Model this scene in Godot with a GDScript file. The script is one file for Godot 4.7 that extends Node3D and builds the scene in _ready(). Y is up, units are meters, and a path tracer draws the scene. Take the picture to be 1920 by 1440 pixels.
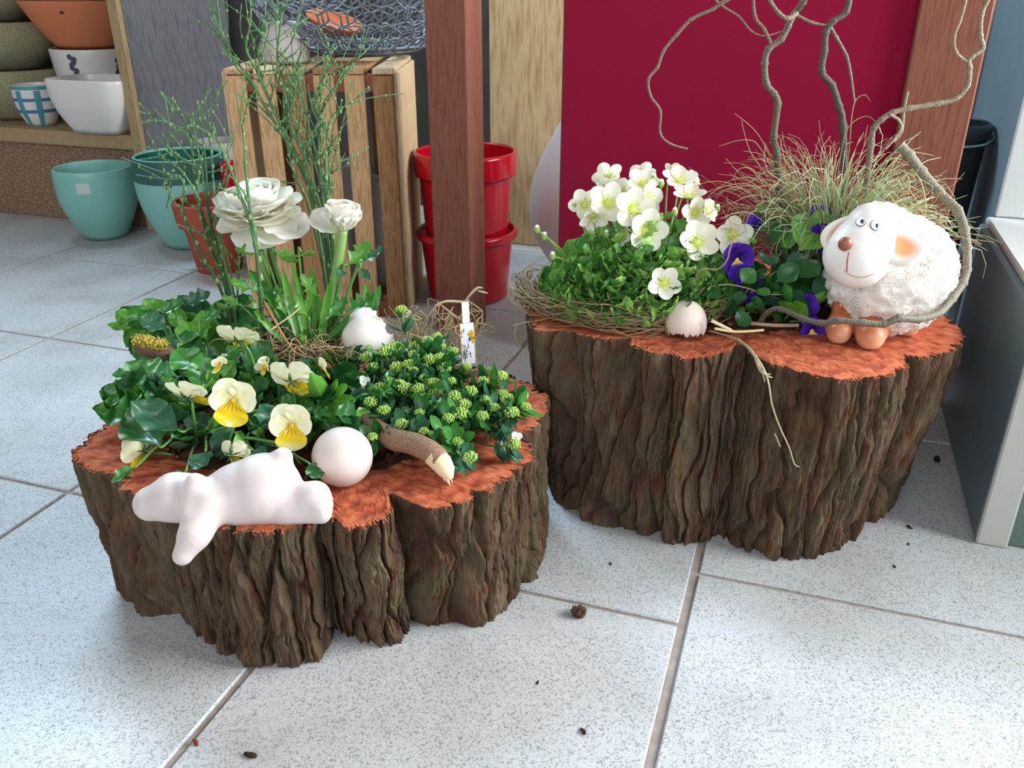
extends Node3D

# A florist's room: two planted tree stumps on a tiled floor, shelves and timber behind them.
# The room is turned by ROOM against the camera: U runs to the back wall, V along it to the right.
const U := Vector3(0.3206, 0, -0.9472)
const V := Vector3(0.9472, 0, 0.3206)
const S1 := 0.132   # height of the low stump
const S2 := 0.190   # height of the tall stump

var rng := RandomNumberGenerator.new()
var M := {}


func _ready() -> void:
	rng.seed = 77
	var cam := Camera3D.new()
	cam.name = "camera"
	cam.position = Vector3(0, 0.485, 0)
	cam.rotation_degrees = Vector3(-25.2, 0, 0)
	cam.fov = 2.0 * rad_to_deg(atan(720.0 / 1610.0))
	cam.near = 0.02
	cam.current = true
	add_child(cam)

	var env := Environment.new()
	env.background_mode = Environment.BG_SKY
	env.sky = Sky.new()
	var sky := ProceduralSkyMaterial.new()
	sky.sky_top_color = Color(0.62, 0.74, 0.9)
	sky.sky_horizon_color = Color(0.9, 0.94, 1.0)
	sky.ground_horizon_color = Color(0.8, 0.82, 0.84)
	sky.ground_bottom_color = Color(0.55, 0.55, 0.55)
	sky.sky_energy_multiplier = 0.8
	sky.ground_energy_multiplier = 0.6
	env.sky.sky_material = sky
	env.tonemap_mode = Environment.TONE_MAPPER_LINEAR
	env.tonemap_exposure = 1.0
	env.sdfgi_enabled = true
	env.ssao_enabled = true
	env.ssil_enabled = true
	var we := WorldEnvironment.new()
	we.name = "environment"
	we.environment = env
	add_child(we)

	# daylight through the glazing of the right wall, the back wall and the shop front
	daylight("daylight_right", V * 1.34 + U * 0.78 + Vector3(0, 0.90, 0), -V + Vector3(0, -0.12, 0), Vector2(0.8, 1.0), 5.2, Color(0.94, 0.975, 1.0))
	daylight("daylight_right_rear", V * 1.32 + U * 1.46 + Vector3(0, 0.95, 0), -V + Vector3(0, -0.12, 0), Vector2(0.55, 0.9), 5.5, Color(0.97, 0.98, 1.0))
	daylight("daylight_back", U * 1.78 - V * 1.62 + Vector3(0, 1.70, 0), -U * 1.5 + V * 1.1 + Vector3(0, -1.4, 0), Vector2(0.8, 0.8), 9.5, Color(0.78, 0.90, 1.0))
	daylight("daylight_front", -U * 1.9 + Vector3(0, 1.3, 0), U + Vector3(0, -0.1, 0), Vector2(2.4, 1.4), 5.0, Color(0.95, 0.97, 1.0))

	materials()
	room()
	background_left()
	background_middle()
	background_right()
	stump_low()
	stump_tall()
	low_figures()
	low_plants()
	tall_figures()
	tall_plants()
	floor_litter()


func daylight(called: String, at: Vector3, towards: Vector3, size: Vector2, energy: float, color: Color) -> void:
	var l := AreaLight3D.new()
	l.name = called
	l.area_size = size
	l.light_energy = energy
	l.light_color = color
	l.area_range = 8.0
	l.shadow_enabled = true
	l.transform = Transform3D(Basis.looking_at(towards.normalized(), Vector3.UP), at)
	add_child(l)

# ---------------------------------------------------------------- helpers

class Geo:
	var v := PackedVector3Array()
	var t := PackedVector2Array()
	var c := PackedColorArray()
	var i := PackedInt32Array()
	var col := Color(1, 1, 1)

	func vert(p: Vector3, uv := Vector2.ZERO) -> int:
		v.append(p)
		t.append(uv)
		c.append(col)
		return v.size() - 1

	func tri(a: int, b: int, d: int) -> void:
		i.append(a)
		i.append(b)
		i.append(d)

	func quad(a: int, b: int, d: int, e: int) -> void:
		tri(a, b, d)
		tri(a, d, e)

	# turns the faces added since index "from" so that a closed piece faces outwards
	func outward(from: int) -> void:
		var vol := 0.0
		var o := v[i[from]]
		for k in range(from, i.size(), 3):
			vol += (v[i[k]] - o).dot((v[i[k + 1]] - o).cross(v[i[k + 2]] - o))
		if vol > 0.0:
			for k in range(from, i.size(), 3):
				var s := i[k]
				i[k] = i[k + 1]
				i[k + 1] = s

	func tube(pts: Array, radii: Array, sides := 6, c0 := Color(1, 1, 1), c1 := Color(1, 1, 1), squash := 1.0) -> void:
		var from := i.size()
		var base := v.size()
		var n := pts.size()
		var side := Vector3.ZERO
		for k in n:
			var d: Vector3 = (pts[mini(k + 1, n - 1)] - pts[maxi(k - 1, 0)]).normalized()
			if k == 0:
				side = d.cross(Vector3(0.31, 0.9, 0.21)).normalized()
			side = (side - d * side.dot(d)).normalized()
			var up := side.cross(d)
			var at := float(k) / (n - 1) * (radii.size() - 1)
			var lo := mini(int(at), radii.size() - 2)
			var r: float = lerpf(radii[lo], radii[lo + 1], at - lo)
			col = c0.lerp(c1, float(k) / (n - 1))
			for j in sides:
				var a := TAU * j / sides
				vert(pts[k] + (side * cos(a) + up * (sin(a) * squash)) * r, Vector2(float(j) / sides, float(k) / n))
		for k in n - 1:
			for j in sides:
				var a0 := base + k * sides + j
				var a1 := base + k * sides + (j + 1) % sides
				quad(a0, a1, a1 + sides, a0 + sides)
		col = c0
		var s0 := vert(pts[0])
		col = c1
		var s1 := vert(pts[n - 1])
		for j in sides:
			tri(s0, base + (j + 1) % sides, base + j)
			tri(s1, base + (n - 1) * sides + j, base + (n - 1) * sides + (j + 1) % sides)
		outward(from)

	# profile of (radius, height) points turned round the y axis; closed where the radius is 0
	func lathe(profile: Array, segs := 40, at := Vector3.ZERO, sx := 1.0, sz := 1.0, square := 2.0) -> void:
		var from := i.size()
		var base := v.size()
		var n := profile.size()
		for k in n:
			for j in segs + 1:
				var a := TAU * j / segs
				var ca := cos(a)
				var sa := sin(a)
				var q := pow(pow(absf(ca), square) + pow(absf(sa), square), -1.0 / square)
				vert(at + Vector3(ca * q * profile[k].x * sx, profile[k].y, sa * q * profile[k].x * sz), Vector2(float(j) / segs, float(k) / (n - 1)))
		for k in n - 1:
			for j in segs:
				var a0 := base + k * (segs + 1) + j
				quad(a0, a0 + 1, a0 + segs + 2, a0 + segs + 1)
		outward(from)

	# a box with chamfered edges
	func box(size: Vector3, at := Vector3.ZERO, bevel := 0.002, turn := Basis.IDENTITY) -> void:
		var from := i.size()
		var h := size * 0.5
		var b := minf(bevel, minf(h.x, minf(h.y, h.z)) * 0.6)
		var id := {}
		for ax in 3:
			for s in [-1.0, 1.0]:
				var ids := []
				for q in [[-1.0, -1.0], [1.0, -1.0], [1.0, 1.0], [-1.0, 1.0]]:
					var p := Vector3.ZERO
					p[ax] = s * h[ax]
					var u := (ax + 1) % 3
					var w := (ax + 2) % 3
					p[u] = q[0] * (h[u] - b)
					p[w] = q[1] * (h[w] - b)
					var sg := Vector3i.ZERO
					sg[ax] = int(s)
					sg[u] = int(q[0])
					sg[w] = int(q[1])
					var n := vert(at + turn * p, Vector2(p[u], p[w]))
					id[[ax, sg.x, sg.y, sg.z]] = n
					ids.append(n)
				if s > 0:
					quad(ids[0], ids[3], ids[2], ids[1])
				else:
					quad(ids[0], ids[1], ids[2], ids[3])
		for ax in 3:
			var u := (ax + 1) % 3
			var w := (ax + 2) % 3
			for su in [-1, 1]:
				for sw in [-1, 1]:
					var lo := Vector3i.ZERO
					lo[u] = su
					lo[w] = sw
					var hi := lo
					lo[ax] = -1
					hi[ax] = 1
					var q := [v[id[[u, lo.x, lo.y, lo.z]]], v[id[[u, hi.x, hi.y, hi.z]]], v[id[[w, hi.x, hi.y, hi.z]]], v[id[[w, lo.x, lo.y, lo.z]]]]
					var k := [vert(q[0]), vert(q[1]), vert(q[2]), vert(q[3])]
					if su * sw > 0:
						quad(k[0], k[1], k[2], k[3])
					else:
						quad(k[0], k[3], k[2], k[1])
		for sx in [-1, 1]:
			for sy in [-1, 1]:
				for sz in [-1, 1]:
					var k := []
					for ax in 3:
						k.append(vert(v[id[[ax, sx, sy, sz]]]))
					if sx * sy * sz > 0:
						tri(k[0], k[2], k[1])
					else:
						tri(k[0], k[1], k[2])
		outward(from)

	func ball(r: float, at := Vector3.ZERO, nu := 8, nv := 5, sc := Vector3.ONE) -> void:
		var from := i.size()
		var base := v.size()
		for k in nv + 1:
			for j in nu:
				var a := TAU * j / nu
				var b := PI * k / nv
				vert(at + Vector3(sin(b) * cos(a), cos(b), sin(b) * sin(a)) * sc * r)
		for k in nv:
			for j in nu:
				var a0 := base + k * nu + j
				var a1 := base + k * nu + (j + 1) % nu
				quad(a0, a1, a1 + nu, a0 + nu)
		outward(from)

	func add(g: Geo, xf := Transform3D.IDENTITY, tint := Color(1, 1, 1)) -> void:
		var base := v.size()
		for k in g.v.size():
			v.append(xf * g.v[k])
			t.append(g.t[k])
			c.append(g.c[k] * tint)
		for k in g.i.size():
			i.append(g.i[k] + base)

	func shift(d: Vector3) -> void:
		for k in v.size():
			v[k] += d

	func mesh() -> ArrayMesh:
		var n := PackedVector3Array()
		n.resize(v.size())
		for k in range(0, i.size(), 3):
			var a := v[i[k]]
			var f := (v[i[k + 2]] - a).cross(v[i[k + 1]] - a)
			n[i[k]] += f
			n[i[k + 1]] += f
			n[i[k + 2]] += f
		for k in n.size():
			n[k] = n[k].normalized() if n[k].length_squared() > 1e-30 else Vector3.UP
		var a := []
		a.resize(Mesh.ARRAY_MAX)
		a[Mesh.ARRAY_VERTEX] = v
		a[Mesh.ARRAY_NORMAL] = n
		a[Mesh.ARRAY_TEX_UV] = t
		a[Mesh.ARRAY_COLOR] = c
		a[Mesh.ARRAY_INDEX] = i
		var m := ArrayMesh.new()
		m.add_surface_from_arrays(Mesh.PRIMITIVE_TRIANGLES, a)
		return m


func tag(o: Node3D, label := "", category := "", group := "", kind := "") -> Node3D:
	if label:
		o.set_meta("label", label)
	if category:
		o.set_meta("category", category)
	if group:
		o.set_meta("group", group)
	if kind:
		o.set_meta("kind", kind)
	return o


var taken := {}

func numbered(called: String) -> String:
	taken[called] = taken.get(called, 0) + 1
	return called if taken[called] == 1 else "%s_%03d" % [called, taken[called] - 1]


# an empty thing at its base
func base(called: String, at := Vector3.ZERO, turn := 0.0) -> Node3D:
	var o := Node3D.new()
	o.name = numbered(called)
	o.position = at
	o.rotation.y = turn
	add_child(o)
	return o


func put(called: String, m: Mesh, mt: Material, parent: Node3D = null, xf := Transform3D.IDENTITY) -> MeshInstance3D:
	var o := MeshInstance3D.new()
	o.mesh = m
	o.material_override = mt
	o.transform = xf
	if parent:
		o.name = called
		parent.add_child(o, true)
	else:
		o.name = numbered(called)
		add_child(o)
	return o


# geometry in the coordinates of its parent
func obj(called: String, g: Geo, mt: Material, parent: Node3D = null) -> MeshInstance3D:
	return put(called, g.mesh(), mt, parent)


# geometry in world coordinates, hung under a parent that is moved but not turned
func objw(called: String, g: Geo, mt: Material, parent: Node3D) -> MeshInstance3D:
	var d := Vector3.ZERO
	var p: Node3D = parent
	while p and p != self:
		d += p.position
		p = p.get_parent() as Node3D
	g.shift(-d)
	return put(called, g.mesh(), mt, parent)


func copy(o: Node3D, called: String, at: Vector3, turn := 0.0) -> Node3D:
	var r: Node3D = o.duplicate()
	r.name = numbered(called)
	add_child(r)
	r.position = at
	r.rotation.y = turn
	return r


# y along "dir", z as near "face" as can be
func look(dir: Vector3, face: Vector3, at := Vector3.ZERO, len := 1.0, wide := -1.0) -> Transform3D:
	var y := dir.normalized()
	var x := y.cross(face)
	if x.length_squared() < 1e-8:
		x = y.cross(Vector3(0.3, 0.5, 0.8))
	x = x.normalized()
	var z := x.cross(y)
	var w := len if wide < 0 else wide
	return Transform3D(Basis(x * w, y * len, z * len), at)


func spline(p: Array, per := 5) -> Array:
	var r := []
	for k in p.size() - 1:
		var a: Vector3 = p[maxi(k - 1, 0)]
		var b: Vector3 = p[k]
		var d: Vector3 = p[k + 1]
		var e: Vector3 = p[mini(k + 2, p.size() - 1)]
		for j in per:
			r.append(b.cubic_interpolate(d, a, e, float(j) / per))
	r.append(p[p.size() - 1])
	return r


func rnd(a: float, b: float) -> float:
	return rng.randf_range(a, b)


func rv(s: float) -> Vector3:
	return Vector3(rnd(-s, s), rnd(-s, s), rnd(-s, s))


func lin(hex: String, k := 1.0) -> Color:
	var c := Color(hex).srgb_to_linear()
	return Color(c.r * k, c.g * k, c.b * k)


func noise(kind: int, freq: float, seed_ := 1, octaves := 3) -> FastNoiseLite:
	var n := FastNoiseLite.new()
	n.noise_type = kind
	n.frequency = freq
	n.seed = seed_
	n.fractal_type = FastNoiseLite.FRACTAL_FBM if octaves > 1 else FastNoiseLite.FRACTAL_NONE
	n.fractal_octaves = octaves
	return n


func noise_tex(freq: float, stops: Array, size := 512, seed_ := 1, octaves := 4, kind := FastNoiseLite.TYPE_SIMPLEX_SMOOTH) -> NoiseTexture2D:
	var t := NoiseTexture2D.new()
	t.width = size
	t.height = size
	t.seamless = true
	t.noise = noise(kind, freq, seed_, octaves)
	var g := Gradient.new()
	var offs := PackedFloat32Array()
	var cols := PackedColorArray()
	for s in stops:
		offs.append(s[0])
		cols.append(Color(s[1]))
	g.offsets = offs
	g.colors = cols
	t.color_ramp = g
	return t


func mat(called: String, color: String, rough := 0.6, spec := 0.5) -> StandardMaterial3D:
	var m := StandardMaterial3D.new()
	m.resource_name = called
	m.albedo_color = Color(color)
	m.roughness = rough
	m.metallic_specular = spec
	M[called] = m
	return m


func vmat(called: String, rough := 0.6, back := Color(0, 0, 0), spec := 0.5) -> StandardMaterial3D:
	var m := mat(called, "ffffff", rough, spec)
	m.vertex_color_use_as_albedo = true
	if back != Color(0, 0, 0):
		m.backlight_enabled = true
		m.backlight = back
	return m


func planes(m: StandardMaterial3D, tex: Texture2D, scale: Vector3, world := false) -> StandardMaterial3D:
	m.albedo_texture = tex
	m.uv1_triplanar = true
	m.uv1_world_triplanar = world
	m.uv1_scale = scale
	m.uv1_triplanar_sharpness = 4.0
	return m


# relief from a height texture, in centimetres, on the same mapping
func relief(m: StandardMaterial3D, tex: Texture2D, cm: float) -> StandardMaterial3D:
	m.heightmap_enabled = true
	m.heightmap_texture = tex
	m.heightmap_scale = cm
	return m


# a smooth union of tapered capsules [a, b, ra, rb] meshed as surface nets
func nets(bones: Array, cell: float, k: float, warp: FastNoiseLite = null, amp := 0.0) -> Geo:
	var lo := Vector3.ONE * 1e9
	var hi := -lo
	for b in bones:
		for e in 2:
			var r: Vector3 = Vector3.ONE * (b[2 + e] + cell * 2.5 + k * 0.3)
			lo = lo.min(b[e] - r)
			hi = hi.max(b[e] + r)
	var n := Vector3i(((hi - lo) / cell).ceil()) + Vector3i.ONE
	var f := PackedFloat32Array()
	f.resize(n.x * n.y * n.z)
	f.fill(1e3)
	var ba := PackedVector3Array()
	var bd := PackedVector3Array()
	var bl := PackedFloat32Array()
	var r0 := PackedFloat32Array()
	var r1 := PackedFloat32Array()
	for b in bones:
		ba.append(b[0])
		bd.append(b[1] - b[0])
		bl.append(maxf((b[1] - b[0]).length_squared(), 1e-9))
		r0.append(b[2])
		r1.append(b[3])
	var nb := bones.size()
	for z in n.z:
		for y in n.y:
			for x in n.x:
				var p := lo + Vector3(x, y, z) * cell
				var d := 1e3
				for q in nb:
					var w := p - ba[q]
					var h := clampf(w.dot(bd[q]) / bl[q], 0.0, 1.0)
					var e := (w - bd[q] * h).length() - lerpf(r0[q], r1[q], h)
					if e < d + k:
						var m := maxf(k - absf(d - e), 0.0) / k
						d = minf(d, e) - m * m * k * 0.25
				if warp:
					d += warp.get_noise_3dv(p) * amp
				f[x + n.x * (y + n.y * z)] = d
	var g := Geo.new()
	var at := PackedInt32Array()
	at.resize(f.size())
	at.fill(-1)
	var step := [0, 1, n.x, n.x + 1, n.x * n.y, n.x * n.y + 1, n.x * n.y + n.x, n.x * n.y + n.x + 1]
	var off := []
	for q in 8:
		off.append(Vector3(q & 1, (q >> 1) & 1, q >> 2))
	var edges := [[0, 1], [2, 3], [4, 5], [6, 7], [0, 2], [1, 3], [4, 6], [5, 7], [0, 4], [1, 5], [2, 6], [3, 7]]
	for z in n.z - 1:
		for y in n.y - 1:
			for x in n.x - 1:
				var o := x + n.x * (y + n.y * z)
				var mask := 0
				for q in 8:
					if f[o + step[q]] < 0.0:
						mask |= 1 << q
				if mask == 0 or mask == 255:
					continue
				var sum := Vector3.ZERO
				var cnt := 0
				for e in edges:
					var fa := f[o + step[e[0]]]
					var fb := f[o + step[e[1]]]
					if (fa < 0.0) != (fb < 0.0):
						sum += (off[e[0]] as Vector3).lerp(off[e[1]], fa / (fa - fb))
						cnt += 1
				at[o] = g.vert(lo + (Vector3(x, y, z) + sum / cnt) * cell)
	for z in range(1, n.z - 1):
		for y in range(1, n.y - 1):
			for x in range(1, n.x - 1):
				var o := x + n.x * (y + n.y * z)
				for ax in 3:
					var s: int = step[1 << ax]
					if (f[o] < 0.0) == (f[o + s] < 0.0):
						continue
					var du: int = step[1 << ((ax + 1) % 3)]
					var dv: int = step[1 << ((ax + 2) % 3)]
					var q := [at[o], at[o - du], at[o - du - dv], at[o - dv]]
					if q.min() < 0:
						continue
					if f[o] < 0.0:
						g.quad(q[0], q[3], q[2], q[1])
					else:
						g.quad(q[0], q[1], q[2], q[3])
	g.outward(0)
	return g


# a leaf or petal blade of length 1 along y, facing z; "outline" gives the half width along it
func blade(outline: Callable, nl := 8, nw := 3, curl := 0.6, fold := 0.25, cup := 0.0, wave := 0.0, paint = null) -> Geo:
	var g := Geo.new()
	var p := Vector3.ZERO
	for k in nl + 1:
		var u := float(k) / nl
		var a := curl * u * u
		var n := Vector3(0, -sin(a), cos(a))
		var w: float = outline.call(u)
		for j in range(-nw, nw + 1):
			var s := float(j) / nw
			var x := s * w
			if paint != null:
				g.col = paint.call(u, s)
			g.vert(p + Vector3(x, 0, 0) + n * (absf(x) * fold + x * x * cup + wave * sin(u * 17.0 + s * 3.0) * absf(s) * w), Vector2(s * 0.5 + 0.5, u))
		p += Vector3(0, cos(a), sin(a)) / nl
	var row := nw * 2 + 1
	for k in nl:
		for j in row - 1:
			var o := k * row + j
			g.quad(o, o + row, o + row + 1, o + 1)
	return g


func materials() -> void:
	# floor tile: pale stoneware with fine dark speckle
	var tile := mat("tile_glaze", "ffffff", 0.5, 0.35)
	planes(tile, noise_tex(0.36, [[0.0, "7c7b79"], [0.26, "9a9a98"], [0.42, "bebebd"], [1.0, "cbccca"]], 1024, 5, 2, FastNoiseLite.TYPE_VALUE), Vector3.ONE * 2.6, true)
	tile.detail_enabled = true
	tile.detail_blend_mode = BaseMaterial3D.BLEND_MODE_MUL
	tile.detail_uv_layer = BaseMaterial3D.DETAIL_UV_2
	tile.uv2_triplanar = true
	tile.uv2_world_triplanar = true
	tile.uv2_scale = Vector3.ONE * 0.9
	tile.detail_albedo = noise_tex(0.012, [[0.0, "dedcd8"], [0.45, "f1f0ee"], [1.0, "ffffff"]], 512, 9, 5)
	planes(mat("grout", "ffffff", 0.95), noise_tex(0.05, [[0.0, "85786e"], [1.0, "a3958b"]], 256, 3), Vector3.ONE * 5.0, true)
	mat("plaster", "7d7972", 0.95)
	planes(mat("dark_wall", "ffffff", 0.9), noise_tex(0.02, [[0.0, "3a3936"], [1.0, "504d48"]], 256, 4), Vector3.ONE * 1.2)
	# timbers; the scale makes the grain run along y
	grain("crate_wood", "8f6a48", "c09a70", Vector3(26, 2.4, 26), 11)
	grain("crate_wood_pale", "a98a66", "d9c39c", Vector3(26, 2.4, 26), 12)
	grain("crate_wood_dark", "704d33", "a27850", Vector3(26, 2.4, 26), 13)
	grain("post_wood", "6c3d2f", "865443", Vector3(22, 1.6, 22), 14)
	grain("shelf_wood", "8a7250", "b09772", Vector3(22, 2.0, 22), 15)
	grain("side_wood", "535456", "6f7073", Vector3(14, 1.4, 14), 16)
	var osb := mat("chip_board", "ffffff", 0.85)
	planes(osb, noise_tex(0.02, [[0.0, "a98c64"], [0.35, "c6aa7d"], [0.65, "d9c195"], [1.0, "b99b6f"]], 512, 21, 5), Vector3(7, 0.9, 7))
	relief(osb, noise_tex(0.04, [[0.0, "000000"], [1.0, "ffffff"]], 512, 22, 4), 0.08)
	osb.heightmap_enabled = false
	var plinth := mat("plinth_board", "ffffff", 0.85)
	planes(plinth, noise_tex(0.05, [[0.0, "5a4436"], [0.45, "876a54"], [0.75, "a1846a"], [1.0, "705643"]], 512, 23, 4, FastNoiseLite.TYPE_CELLULAR), Vector3(4.0, 8.0, 4.0))
	var felt := mat("red_felt", "ffffff", 0.98, 0.15)
	planes(felt, noise_tex(0.35, [[0.0, "780d2a"], [1.0, "971838"]], 512, 24, 3), Vector3.ONE * 6.0)
	felt.rim_enabled = true
	felt.rim = 0.25
	felt.rim_tint = 0.6
	# pottery
	mat("red_glaze", "b3081f", 0.16, 0.6)
	mat("mint_ceramic", "7fb6aa", 0.38)
	mat("green_inside", "0e5a4c", 0.35)
	mat("terracotta", "9c4c3b", 0.85, 0.3)
	mat("terracotta_pale", "d07d55", 0.85, 0.3)
	mat("white_ceramic", "dcd6cf", 0.3)
	mat("matt_white_ceramic", "b9aca6", 0.6)
	mat("grey_ceramic", "9a9490", 0.6)
	planes(mat("stone_ceramic", "ffffff", 0.9), noise_tex(0.09, [[0.0, "6f6a50"], [0.5, "948e6e"], [1.0, "b0aa8a"]], 256, 31), Vector3.ONE * 9.0)
	mat("bucket_black", "22282b", 0.35)
	mat("steel", "c2c4c6", 0.3).metallic = 1.0
	mat("zinc_wire", "7d858b", 0.5).metallic = 0.6
	mat("cabinet_green", "6d8086", 0.45)
	planes(mat("cabinet_front", "ffffff", 0.6), noise_tex(0.2, [[0.0, "46574f"], [1.0, "64786c"]], 256, 33, 3), Vector3.ONE * 8.0)
	mat("aluminium_strip", "aeaba1", 0.4)
	mat("white_trim", "b9bab6", 0.5)
	var glass := mat("window_glass", "ffffff", 0.02)
	glass.transparency = BaseMaterial3D.TRANSPARENCY_ALPHA
	glass.albedo_color = Color(0.95, 0.98, 1.0, 0.06)
	# stumps
	var bark := vmat("bark", 0.95, Color(0, 0, 0), 0.2)
	bark.uv1_triplanar = true
	bark.uv1_scale = Vector3(16, 3.0, 16)
	relief(bark, noise_tex(0.03, [[0.0, "000000"], [1.0, "ffffff"]], 512, 41, 5), 0.22)
	vmat("cut_wood", 0.85, Color(0, 0, 0), 0.25)
	vmat("soil", 1.0, Color(0, 0, 0), 0.15)
	# figures
	vmat("bisque", 0.42)
	mat("rabbit_ceramic", "cdbdb5", 0.55)
	vmat("egg_shell", 0.55)
	vmat("wool", 0.95, Color(0.3, 0.3, 0.28), 0.1)
	# plants
	var im := Image.create_empty(128, 128, false, Image.FORMAT_RGB8)
	for y in 128:
		for x in 128:
			var s := absf(x / 63.5 - 1.0)
			var side := absf(fposmod((y / 128.0 - s * 0.22) * 7.0, 1.0) - 0.5) * 2.0
			var k := maxf(smoothstep(0.07, 0.02, s), 0.55 * smoothstep(0.16, 0.02, 1.0 - side) * smoothstep(1.0, 0.5, s))
			im.set_pixel(x, y, Color(0.80, 0.82, 0.78).lerp(Color(1, 1, 0.92), k))
	var vein := ImageTexture.create_from_image(im)
	for a in [["leaf_mid", "4f9644"], ["leaf_dark", "38743c"], ["leaf_light", "74b24c"], ["leaf_bright", "88c656"], ["leaf_blue", "47795c"], ["leaf_yellow", "a0bc4c"]]:
		var m := mat(a[0], a[1], 0.33, 0.5)
		m.albedo_texture = vein
		relief(m, vein, 0.06)
		m.backlight_enabled = true
		m.backlight = Color(0.5, 0.62, 0.2)
	vmat("stem", 0.5)
	vmat("petal", 0.6, Color(0.7, 0.7, 0.64), 0.3)
	vmat("ranunculus_petal", 0.55, Color(0.85, 0.85, 0.8), 0.3)
	vmat("purple_petal", 0.7, Color(0.3, 0.2, 0.5), 0.3)
	vmat("bud", 0.5, Color(0.3, 0.4, 0.1))
	vmat("grass_blade", 0.5, Color(0.35, 0.4, 0.2))
	vmat("straw", 0.7, Color(0.2, 0.18, 0.12))
	vmat("twig_bark", 0.6)
	var wb := vmat("willow_bark", 0.7)
	planes(wb, noise_tex(0.06, [[0.0, "9a948c"], [0.5, "e6e2dc"], [1.0, "ffffff"]], 256, 51, 4), Vector3.ONE * 26.0)
	relief(wb, noise_tex(0.06, [[0.0, "000000"], [1.0, "ffffff"]], 256, 51, 4), 0.06)


func grain(called: String, a: String, b: String, scale: Vector3, seed_: int) -> void:
	var m := mat(called, "ffffff", 0.75, 0.3)
	planes(m, noise_tex(0.018, [[0.0, a], [0.5, Color(a).lerp(Color(b), 0.7).to_html(false)], [0.62, b], [1.0, a]], 512, seed_, 5), scale)


# a box given in the room's axes: along V, up, along U
func slab(called: String, size: Vector3, at: Vector3, m: String, parent: Node3D = null, bevel := 0.002) -> MeshInstance3D:
	var g := Geo.new()
	g.box(size, Vector3.ZERO, bevel)
	return put(called, g.mesh(), M[m], parent, Transform3D(Basis(V, Vector3.UP, -U), V * at.x + U * at.z + Vector3(0, at.y, 0)))


func room() -> void:
	# floor: grout bed and single tiles
	var fl := base("floor")
	tag(fl, "pale speckled square floor tiles with brown joints", "", "", "structure")
	slab("grout", Vector3(4.6, 0.05, 4.4), Vector3(-0.2, -0.0275, 0.2), "grout", fl)
	var p := 0.683 * 0.485
	var edge := [-2.83 * 0.485, -2.145 * 0.485, -1.413 * 0.485, -0.738 * 0.485, -0.094 * 0.485]
	for k in 4:
		edge.append(edge[edge.size() - 1] + p)
	for k in 3:
		edge.push_front(edge[0] - p)
	for k in edge.size() - 1:
		var wide: float = edge[k + 1] - edge[k]
		var first := 1.3425 * 0.485 if edge[k] > -0.06 else 1.188 * 0.485
		var gap := 0.0045
		var g := Geo.new()
		g.box(Vector3(wide - gap - (0.003 if k == 6 or k == 7 else 0.0), 0.012, p - gap), Vector3.ZERO, 0.0012)
		var m := g.mesh()
		for j in range(-7, 5):
			var c := first + (j - 0.5) * p
			if c < -1.7 or c > 1.8:
				continue
			put("tile", m, M.tile_glaze, fl, Transform3D(Basis(V, Vector3.UP, -U), V * (edge[k] + wide * 0.5) + U * c + Vector3(0, -0.006, 0)))
	# walls, each with thickness; window openings to the right, the back and the front
	var wb := base("wall_back")
	tag(wb, "", "", "", "structure")
	slab("lower_wall", Vector3(4.0, 1.26, 0.1), Vector3(-0.2, 0.63, 1.9), "dark_wall", wb)
	slab("upper_wall", Vector3(4.0, 0.16, 0.1), Vector3(-0.2, 2.22, 1.9), "plaster", wb)
	slab("pier", Vector3(0.12, 0.88, 0.1), Vector3(-2.12, 1.70, 1.9), "plaster", wb)
	slab("pier", Vector3(2.98, 0.88, 0.1), Vector3(0.31, 1.70, 1.9), "plaster", wb)
	var wr := base("wall_right")
	tag(wr, "", "", "", "structure")
	slab("lower_wall", Vector3(0.1, 0.1, 4.0), Vector3(1.45, 0.05, 0.0), "plaster", wr)
	slab("upper_wall", Vector3(0.1, 0.34, 4.0), Vector3(1.45, 2.13, 0.0), "plaster", wr)
	slab("pier", Vector3(0.1, 1.86, 0.12), Vector3(1.45, 1.03, 1.84), "plaster", wr)
	slab("pier", Vector3(0.1, 1.86, 0.6), Vector3(1.45, 1.03, -1.7), "plaster", wr)
	var wl := base("wall_left")
	tag(wl, "", "", "", "structure")
	slab("wall_surface", Vector3(0.1, 2.3, 4.0), Vector3(-2.2, 1.15, 0.0), "plaster", wl)
	var wf := base("wall_front")
	tag(wf, "", "", "", "structure")
	slab("lower_wall", Vector3(4.0, 0.55, 0.1), Vector3(-0.2, 0.275, -2.05), "plaster", wf)
	slab("upper_wall", Vector3(4.0, 0.28, 0.1), Vector3(-0.2, 2.16, -2.05), "plaster", wf)
	slab("pier", Vector3(0.6, 1.5, 0.1), Vector3(-1.9, 1.28, -2.05), "plaster", wf)
	slab("pier", Vector3(0.6, 1.5, 0.1), Vector3(1.5, 1.28, -2.05), "plaster", wf)
	tag(slab("ceiling", Vector3(4.1, 0.1, 4.1), Vector3(-0.2, 2.35, -0.05), "plaster"), "", "", "", "structure")
	window_in("window_1", Vector3(1.45, 1.03, 0.19), Vector3(0.06, 1.86, 3.18), 0)
	window_in("window_2", Vector3(-1.62, 1.70, 1.9), Vector3(0.88, 0.88, 0.06), 2)
	window_in("window_3", Vector3(-0.2, 1.285, -2.05), Vector3(2.8, 1.47, 0.06), 2)


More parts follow.
